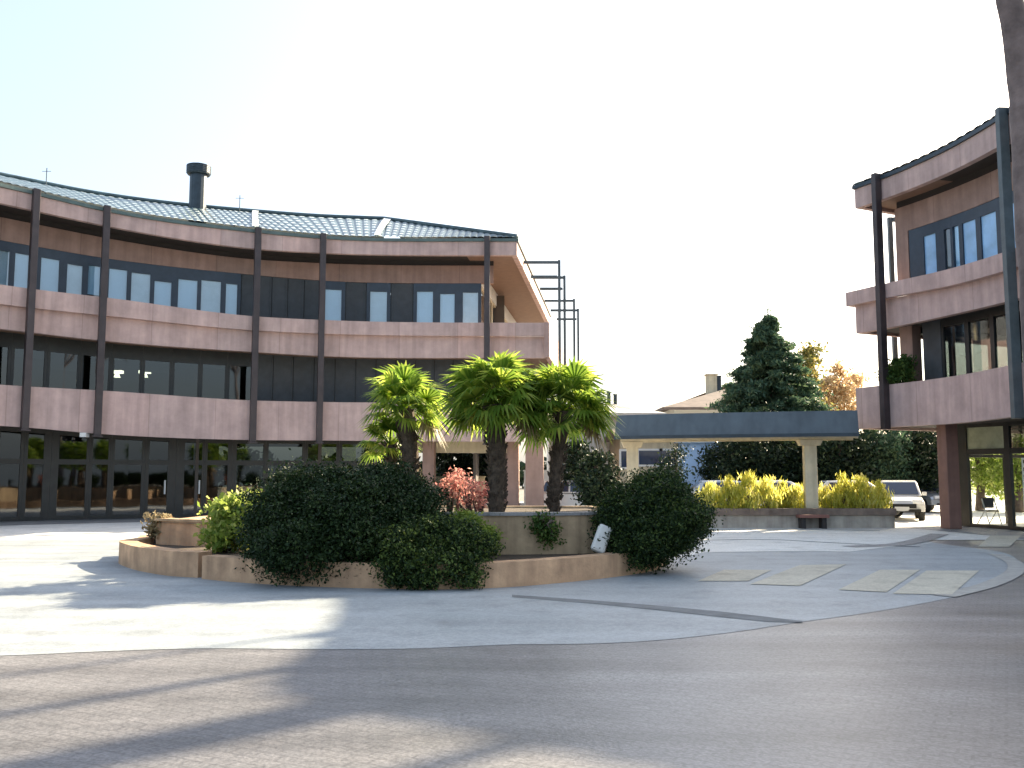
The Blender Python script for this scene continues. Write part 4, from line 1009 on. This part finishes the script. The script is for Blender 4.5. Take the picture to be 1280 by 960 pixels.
# shrubs seen through the open portico of the left building
for px, D, h, lab in ((565, 49, 3.6, 'dark tree seen through the open portico behind the red shrub'), (600, 52, 4.4, 'dark tree seen through the portico beside the middle palm trunk'), (480, 55, 4.5, 'tree seen through the ground floor left of the leaning palm')):
    x = W(px, 580, D).x
    tree('evergreen_tree', lab, x, D, h, [(x, D, h*.55, 1.2, 1, h*.42), (x+.6, D, h*.4, .9, .8, h*.33)], L_FAR, 110, 34, .22, .22)
# low distant wood closing the horizon
P = []
for i in range(150):
    x = -130+260*i/150+random.uniform(-1, 1); y = 118+random.uniform(-5, 8); h = random.uniform(2.5, 4.6) if abs(x-10) < 40 else random.uniform(4, 7)
    P.append(np.array([x, y, h*.5])+unit(150)*np.array([2.4, 1.6, h*.55])*(rng.random((150, 1))**.3))
tag(leaves_mesh('distant_trees', np.concatenate(P), 1.0, L_FAR, None, .6), 'dim line of far trees closing the view beyond the houses', 'trees', kind='stuff')

# near leaning tree at the right edge
NT = thing('leaning_tree', 'grey brown leaning tree trunk crossing the top right corner', 'tree')
Dn = 9.0; cpx = [(1330, 980), (1322, 700), (1312, 500), (1302, 380), (1290, 240), (1281, 120), (1262.5, 0), (1243, -130), (1225, -260), (1205, -400)]
pts = [tp(x, y, Dn) for x, y in cpx]; pts[0] = (pts[1][0]+.1, Dn, -.05)
rad = [.30, .24, .21, .19, .165, .14, .122, .11, .10, .085]
mb = MB(); pp = []; rd = []
for i in range(len(pts)-1):
    for k in range(5):
        f = k/5; pp.append(Vector(pts[i]).lerp(Vector(pts[i+1]), f)+Vector((random.uniform(-.008, .008), 0, 0))); rd.append((rad[i]+(rad[i+1]-rad[i])*f)*random.uniform(.97, 1.03))
pp.append(Vector(pts[-1])); rd.append(rad[-1]); mb.tube(pp, rd, 14); top = pp[-1]
limbs = []
for k in range(9):
    s0 = pp[-1-random.randint(0, 4)]; a = k*.7+.3; e = Vector((math.cos(a)*2.2, math.sin(a)*2.0, random.uniform(1.2, 2.6)))+top; limbs.append(e)
    mb.tube([s0, s0.lerp(e, .5)+Vector((0, 0, .25)), e], [.06, .04, .015], 6, cap=False)
mb.build('trunk', mat('grey_brown_bark', (.20, .155, .145), .9, var=.4, scale=4, bump=1.0, bscale=12, streak=.5), NT, smooth=True)
P = clumps([(e.x, e.y, e.z+.3, .9, .9, .6) for e in limbs if e.z > 7.0], 160, 26, .2, .2)
leaves_mesh('crown', P, .14, L_MID, NT, .5)

# ------------------------------------------------------------------ HOUSES BEHIND
def house(label, x0, x1, y0, y1, z_e, z_r, wall, roofm, hip=True, over=.6, wins=(), chim=(), group=None):
    h = thing('house', label, 'house', group=group)
    mb = MB(); mb.box(((x0+x1)/2, (y0+y1)/2, z_e/2), (x1-x0, y1-y0, z_e-.002)); w = mb.build('wall', wall, h)
    mb = MB(); a = [(x0-over, y0-over, z_e), (x1+over, y0-over, z_e), (x1+over, y1+over, z_e), (x0-over, y1+over, z_e)]
    ym = (y0+y1)/2; ins = (y1-y0)/2 if hip else -over
    r = [(x0+ins, ym, z_r), (x1-ins, ym, z_r)]
    mb.face([a[0], a[1], r[1], r[0]]); mb.face([a[1], a[2], r[1]]); mb.face([a[2], a[3], r[0], r[1]]); mb.face([a[3], a[0], r[0]]); mb.face(a[::-1])
    b = [(p[0], p[1], p[2]-.18) for p in a]
    for i in range(4): k = (i+1) % 4; mb.face([b[i], b[k], a[k], a[i]])
    ro = mb.build('roof', roofm, h)
    for cx, cy, cz, cw in chim:
        mb = MB(); mb.box((cx, cy, cz-.8), (cw, cw, 1.8)); mb.box((cx, cy, cz+.13), (cw*1.3, cw*1.3, .05)); mb.build('chimney', CREAM if cw > .5 else METAL, ro)
    for wx, wz, ww, wh in wins:
        mb = MB(); mb.box((wx, y0-.03, wz), (ww+.2, .08, wh+.2)); f = mb.build('window', WHITE, h); mb = MB(); mb.box((wx, y0-.075, wz), (ww, .02, wh)); mb.build('pane', CARGL, f)
    return h
D = 62; e0 = W(826, 508, D); e1 = W(985, 512, D); rz = W(890, 487, D+5).z
house('pale house with brown hipped roof and chimneys left of the pointed conifer', W(842, 510, D).x, W(1030, 510, D).x, D, D+11, W(850, 510, D).z, rz+.3, HOUSEW, BROOF, True, .9,
      [(W(870, 530, D).x, 4.0, 1.2, 1.3), (W(925, 530, D).x, 4.0, 1.2, 1.3)], [(W(891, 488, D+5).x, D+5.5, rz+1.0, .7), (W(899, 488, D+5).x, D+5.5, rz+.9, .45)])
D = 52
house('white low house with pale roof and two thin flues behind the right palm', W(690, 540, D).x, W(815, 540, D).x, D, D+8, W(760, 517, D).z, W(760, 505, D+4).z, HOUSEW, mat('pale_metal_roof', (.62, .62, .58), .6), True, .7,
      [(W(738, 575, D).x, 2.4, .9, 1.2), (W(775, 570, D).x, 2.5, 1.3, 1.2), (W(810, 575, D).x, 2.5, .5, 1.0)], [(W(761, 495, D+4).x, D+4, W(763, 493, D+4).z, .2), (W(769, 495, D+4).x, D+4, W(769, 496, D+4).z, .2)])
D = 46
house('pale blue rendered garage seen between the dark trees under the canopy', W(852, 560, D).x, W(899, 560, D).x, D, D+5, W(880, 549, D).z, W(880, 535, D).z, BLUEW, mat('pale_blue_metal_roof', (.4, .5, .6), .6), False, .2)
D = 47
house('cream annex with wide dark windows behind the left canopy column', W(775, 560, D).x, W(848, 560, D).x, D, D+5, W(800, 545, D).z, W(800, 534, D).z, CREAM, BROOF, False, .3,
      [(W(812, 568, D).x, W(812, 572, D).z, 1.1, .7), (W(835, 568, D).x, W(812, 572, D).z, .7, .7), (W(785, 568, D).x, W(812, 574, D).z, .7, .8)])
for px, D, h, lab in ((1222, 45, 4.5, 'bright green tree seen through the glass of the right shop'), (1270, 43, 4.0, 'mid green tree seen through the shop door at the right edge')):
    x = W(px, 580, D).x
    tree('leafy_tree', lab, x, D, h, [(x, D, h*.6, 1.3, 1.2, h*.36), (x+.7, D, h*.42, 1, .9, h*.3)], L_LIGHT, 110, 34, .22, .2)
# low white garden wall behind the portico and car park wall
mb = MB(); a = W(540, 610, 46); b = W(606, 610, 46); mb.box(((a.x+b.x)/2, 46, .8), (b.x-a.x, .2, 1.6)); mb.box(((a.x+b.x)/2, 46, 1.625), (b.x-a.x+.1, .3, .05)); o = mb.build('garden_wall', CREAM); tag(o, 'low cream garden wall in sun seen through the portico behind the red shrub', 'wall')
mb = MB(); a = W(655, 610, 47); b = W(692, 610, 47); mb.box(((a.x+b.x)/2, 47, .95), (b.x-a.x, .2, 1.9)); mb.box(((a.x+b.x)/2, 47, 1.93), (b.x-a.x+.1, .3, .06)); o = mb.build('garden_wall', HOUSEW); tag(o, 'white sunlit wall end between the two right palm trunks', 'wall')

# ------------------------------------------------------------------ CARS
def car(label, x, y, rz, paint, L_=4.1, Wd=1.72, H=1.5, van=False, group='cars parked beyond the canopy'):
    """origin at the middle of the wheelbase on the ground, nose towards -Y"""
    t = thing('parked_car', label, 'car', (x, y, 0), rz, group)
    hl = L_/2
    prof = [(-hl, .36), (-hl+.02, .62), (-hl+.18, .76), (-hl+.95, .90), (-hl+1.05, .93), (hl-.35, .98), (hl-.04, .90), (hl, .55), (hl-.03, .34)]
    mb = MB(); rows = []
    for s_, zz in ((-1, 0), (-.96, 1), (.96, 1), (1, 0)): pass
    nW_ = 9
    for j in range(nW_):
        f = -1+2*j/(nW_-1); rr = []
        tw = abs(f)
        for (py, pz) in prof:
            sh = 1-.10*(tw**6); nose = .10*tw**2.2*(1 if abs(py) > hl-.3 else 0)
            rr.append((f*Wd/2*(1-.04*(pz > .85)), py+(nose if py < 0 else -nose), .30+(pz-.30)*sh))
        rows.append(rr)
    mb.grid(rows, closed=True); mb.face(rows[0][::-1]); mb.face(rows[-1]); body = mb.build('body', paint, t, smooth=False, bevel=.03)
    # greenhouse
    g = [(-hl+1.0, .92), (-hl+1.75, H-.05), (-hl+2.2, H), (hl-.75, H-.03), (hl-.16, .95)]
    mb = MB(); rows = []
    for f in (-1, -.9, -.5, 0, .5, .9, 1):
        rr = []
        for py, pz in g:
            k = (pz-.92)/(H-.92); w = Wd/2*(.95-.15*k); rr.append((f*w, py, pz-(.03 if abs(f) == 1 and k > .5 else 0)))
        rows.append(rr)
    mb.grid(rows, closed=True); mb.face(rows[0][::-1]); mb.face(rows[-1]); mb.build('cabin', paint, t, bevel=.02)
    def wpt(f, py, pz, o=.012):
        k = (pz-.92)/(H-.92); w = Wd/2*(.95-.15*k); return f*w
    # windscreen & rear glass
    def quad(pa, pb, fa, name, push):
        mb = MB(); (y0, z0), (y1, z1) = pa, pb; n = Vector((0, -(z1-z0), (y1-y0))).normalized()*(.012)
        if push < 0: n = -n
        a0, a1 = wpt(fa, y0, z0), wpt(fa, y1, z1)
        P = [Vector((-a0, y0, z0))+n, Vector((a0, y0, z0))+n, Vector((a1, y1, z1))+n, Vector((-a1, y1, z1))+n]
        mb.face(P); mb.face([p-n*.8 for p in P][::-1]); return mb.build(name, CARGL, t)
    quad((-hl+1.06, .97), (-hl+1.70, H-.09), .88, 'windscreen', 1); quad((hl-.22, 1.0), (hl-.70, H-.09), .85, 'rear_window', -1)
    for sd in (-1, 1):
        mb = MB()
        for ya, yb_ in ((-hl+1.45, -hl+2.15), (-hl+2.23, hl-.75)):
            z0, z1 = .99, H-.10; ta = .42 if ya < -hl+1.6 else .0; tb_ = -.25 if yb_ > hl-1 else 0
            P = [(sd*(wpt(1, 0, z0)+.012), ya-.12*(ta > 0), z0), (sd*(wpt(1, 0, z0)+.012), yb_+.12*(tb_ < 0), z0), (sd*(wpt(1, 0, z1)+.012), yb_+tb_*.3, z1), (sd*(wpt(1, 0, z1)+.012), ya+ta, z1)]
            mb.face(P)
        mb.build('side_window', CARGL, t)
        mb = MB(); mb.box((sd*(Wd/2+.07), -hl+1.35, 1.0), (.16, .1, .13)); mb.build('mirror', paint, t, bevel=.02)
        mb = MB(); mb.box((sd*(Wd/2-.26), -hl+.055, .72), (.34, .17, .14)); mb.build('headlight', LAMPM, t, bevel=.02)
        mb = MB(); mb.box((sd*(Wd/2-.2), hl-.05, .80), (.24, .10, .2)); mb.build('tail_light', REDL, t)
        for wy in (-hl+.78, hl-.75):
            mb = MB(); cxw = sd*(Wd/2-.10); n = 20; rows = []
            for (o_, r_) in ((-.10, .20), (-.10, .30), (-.07, .315), (.07, .315), (.11, .30), (.11, .20)):
                rows.append([(cxw+sd*o_, wy+r_*math.cos(2*math.pi*k/n), .315+r_*math.sin(2*math.pi*k/n)) for k in range(n)])
            mb.grid(rows, closed=True); w = mb.build('wheel', RUBBER, t, smooth=False)
            mb = MB(); rows = [[(cxw+sd*o_, wy+r_*math.cos(2*math.pi*k/n), .315+r_*math.sin(2*math.pi*k/n)) for k in range(n)] for o_, r_ in ((.06, .20), (.095, .19), (.07, .12), (.10, .05))]
            mb.grid(rows, closed=True); mb.face(rows[-1]); mb.build('rim', RIM, w)
    mb = MB(); mb.box((0, -hl+.03, .56), (1.0, .08, .16)); mb.box((0, -hl+.05, .40), (1.3, .08, .10)); mb.build('grille', RUBBER, t)
    mb = MB(); mb.box((0, -hl-.02, .48), (.5, .02, .11)); mb.build('number_plate', WHITE, t)
    return t
v = W(1124, 620, 36.4); car('small white car facing the courtyard at the end of the yellow planter', v.x, v.y, R(-20), CARW, 3.6, 1.6, 1.5)
v = W(1160, 630, 44.0); car('pale car half hidden behind the brown column of the right building', v.x, 44.0, R(4), CARG)
v = W(978, 620, 38.5); car('pale car parked behind the yellow shrubs left of the cream column', v.x, 38.5, R(80), CARW)
v = W(1048, 620, 41); car('white car parked behind the yellow shrubs right of the cream column', v.x-.1, 38.5, R(82), CARW)
v = W(722, 620, 41); car('white car parked beyond the right palm trunk', v.x, 41, R(70), CARW)
v = W(915, 620, 39.5); car('silver car behind the yellow shrubs below the pale blue garage', v.x, 39.5, R(85), CARG)

# street sign-like display inside the right shop and an easy chair
x, y, nx, ny = FR.at(FR.s_of_px(1230, -3.2, 'b1b'), -3.2)
CH = thing('folding_chair', 'white framed chair with dark seat inside the right shop window', 'chair', (x, y, .06), R(15))
mb = MB()
for sx in (-.24, .24): mb.tube([(sx, -.28, 0), (sx, .02, .86)], .022, 6); mb.tube([(sx, .28, 0), (sx, -.1, .48)], .02, 6)
mb.build('frame', WHITE, CH)
mb = MB(); mb.box((0, .0, .46), (.46, .44, .05)); mb.build('seat', SHUT, CH); mb = MB(); mb.box((0, .03, .72), (.44, .05, .34)); mb.build('backrest', SHUT, CH)
x, y, nx, ny = FR.at(s2_+.75, -2.42)
SG = thing('window_poster', 'white poster with stacked lines of dark lettering in the right shop door', 'poster', (x, y, 0), math.atan2(ny, nx)+math.pi/2)
za, zb_ = W(1268, 640, y).z, W(1268, 572, y).z
mb = MB(); mb.box((0, 0, (za+zb_)/2), (.62, .02, zb_-za)); mb.build('sheet', WHITE, SG)
mb = MB(); n = 7
for i in range(n):
    zz = za+(zb_-za)*(i+.5)/n; xx = -.24
    while xx < .2:
        w = random.uniform(.05, .13); mb.box((xx+w/2, -.012, zz), (w, .006, (zb_-za)/n*.45)); mb.box((xx+w/2, .012, zz), (w, .006, (zb_-za)/n*.45)); xx += w+.03
mb.build('lettering', SHUT, SG)

# ------------------------------------------------------------------ every Empty to the foot of its thing
bpy.context.view_layer.update()
for o in list(COL.objects):
    if o.type == 'EMPTY' and o.parent is None and o.location.length < 1e-6:
        lo = Vector((1e9,)*3); hi = -lo
        for c in o.children:
            if c.type != 'MESH' or not len(c.data.vertices): continue
            for b in c.bound_box:
                for k in range(3): lo[k] = min(lo[k], b[k]); hi[k] = max(hi[k], b[k])
        c0 = Vector(((lo.x+hi.x)/2, (lo.y+hi.y)/2, lo.z)); o.location = c0
        for c in o.children: c.location = c.location-c0

# ------------------------------------------------------------------ LIGHT, SKY, CAMERA
w = bpy.data.worlds.new('World'); S.world = w; w.use_nodes = True
N, Lk = w.node_tree.nodes, w.node_tree.links
bg = N['Background']; sky = N.new('ShaderNodeTexSky'); sky.sky_type = 'NISHITA'; sky.sun_disc = False
sky.sun_elevation = SUN_EL; sky.sun_rotation = SUN_AZ; sky.air_density = 1.0; sky.dust_density = 5.0; sky.ozone_density = 1.2; sky.altitude = 200
veil = N.new('ShaderNodeMix'); veil.data_type = 'RGBA'; veil.blend_type = 'ADD'; veil.inputs['Factor'].default_value = 1; veil.inputs['B'].default_value = (1.65, 1.9, 2.05, 1)
Lk.new(sky.outputs['Color'], veil.inputs['A']); Lk.new(veil.outputs['Result'], bg.inputs['Color']); bg.inputs['Strength'].default_value = .062
sl = bpy.data.lights.new('sun', 'SUN'); sl.energy = 5.0; sl.angle = R(.55); sl.color = (1.0, .84, .59)
so = bpy.data.objects.new('sun', sl); COL.objects.link(so)
sd = Vector((math.sin(SUN_AZ)*math.cos(SUN_EL), math.cos(SUN_AZ)*math.cos(SUN_EL), math.sin(SUN_EL)))
so.rotation_euler = sd.to_track_quat('Z', 'Y').to_euler(); so.location = (20, 20, 40)
cam = bpy.data.cameras.new('camera'); co = bpy.data.objects.new('camera', cam); COL.objects.link(co); S.camera = co
co.location = (0, 0, EYE); co.rotation_euler = (R(90)+PITCH, 0, 0)
cam.sensor_width = 36; cam.lens = 36*F/1280; cam.clip_end = 4000; cam.clip_start = .05
vs = S.view_settings; vs.view_transform = 'Standard'; vs.look = 'None'; vs.gamma = 1; vs.exposure = 1.95
S.cycles.max_bounces = 7; S.cycles.transparent_max_bounces = 12; S.cycles.use_denoising = True
S.render.film_transparent = False
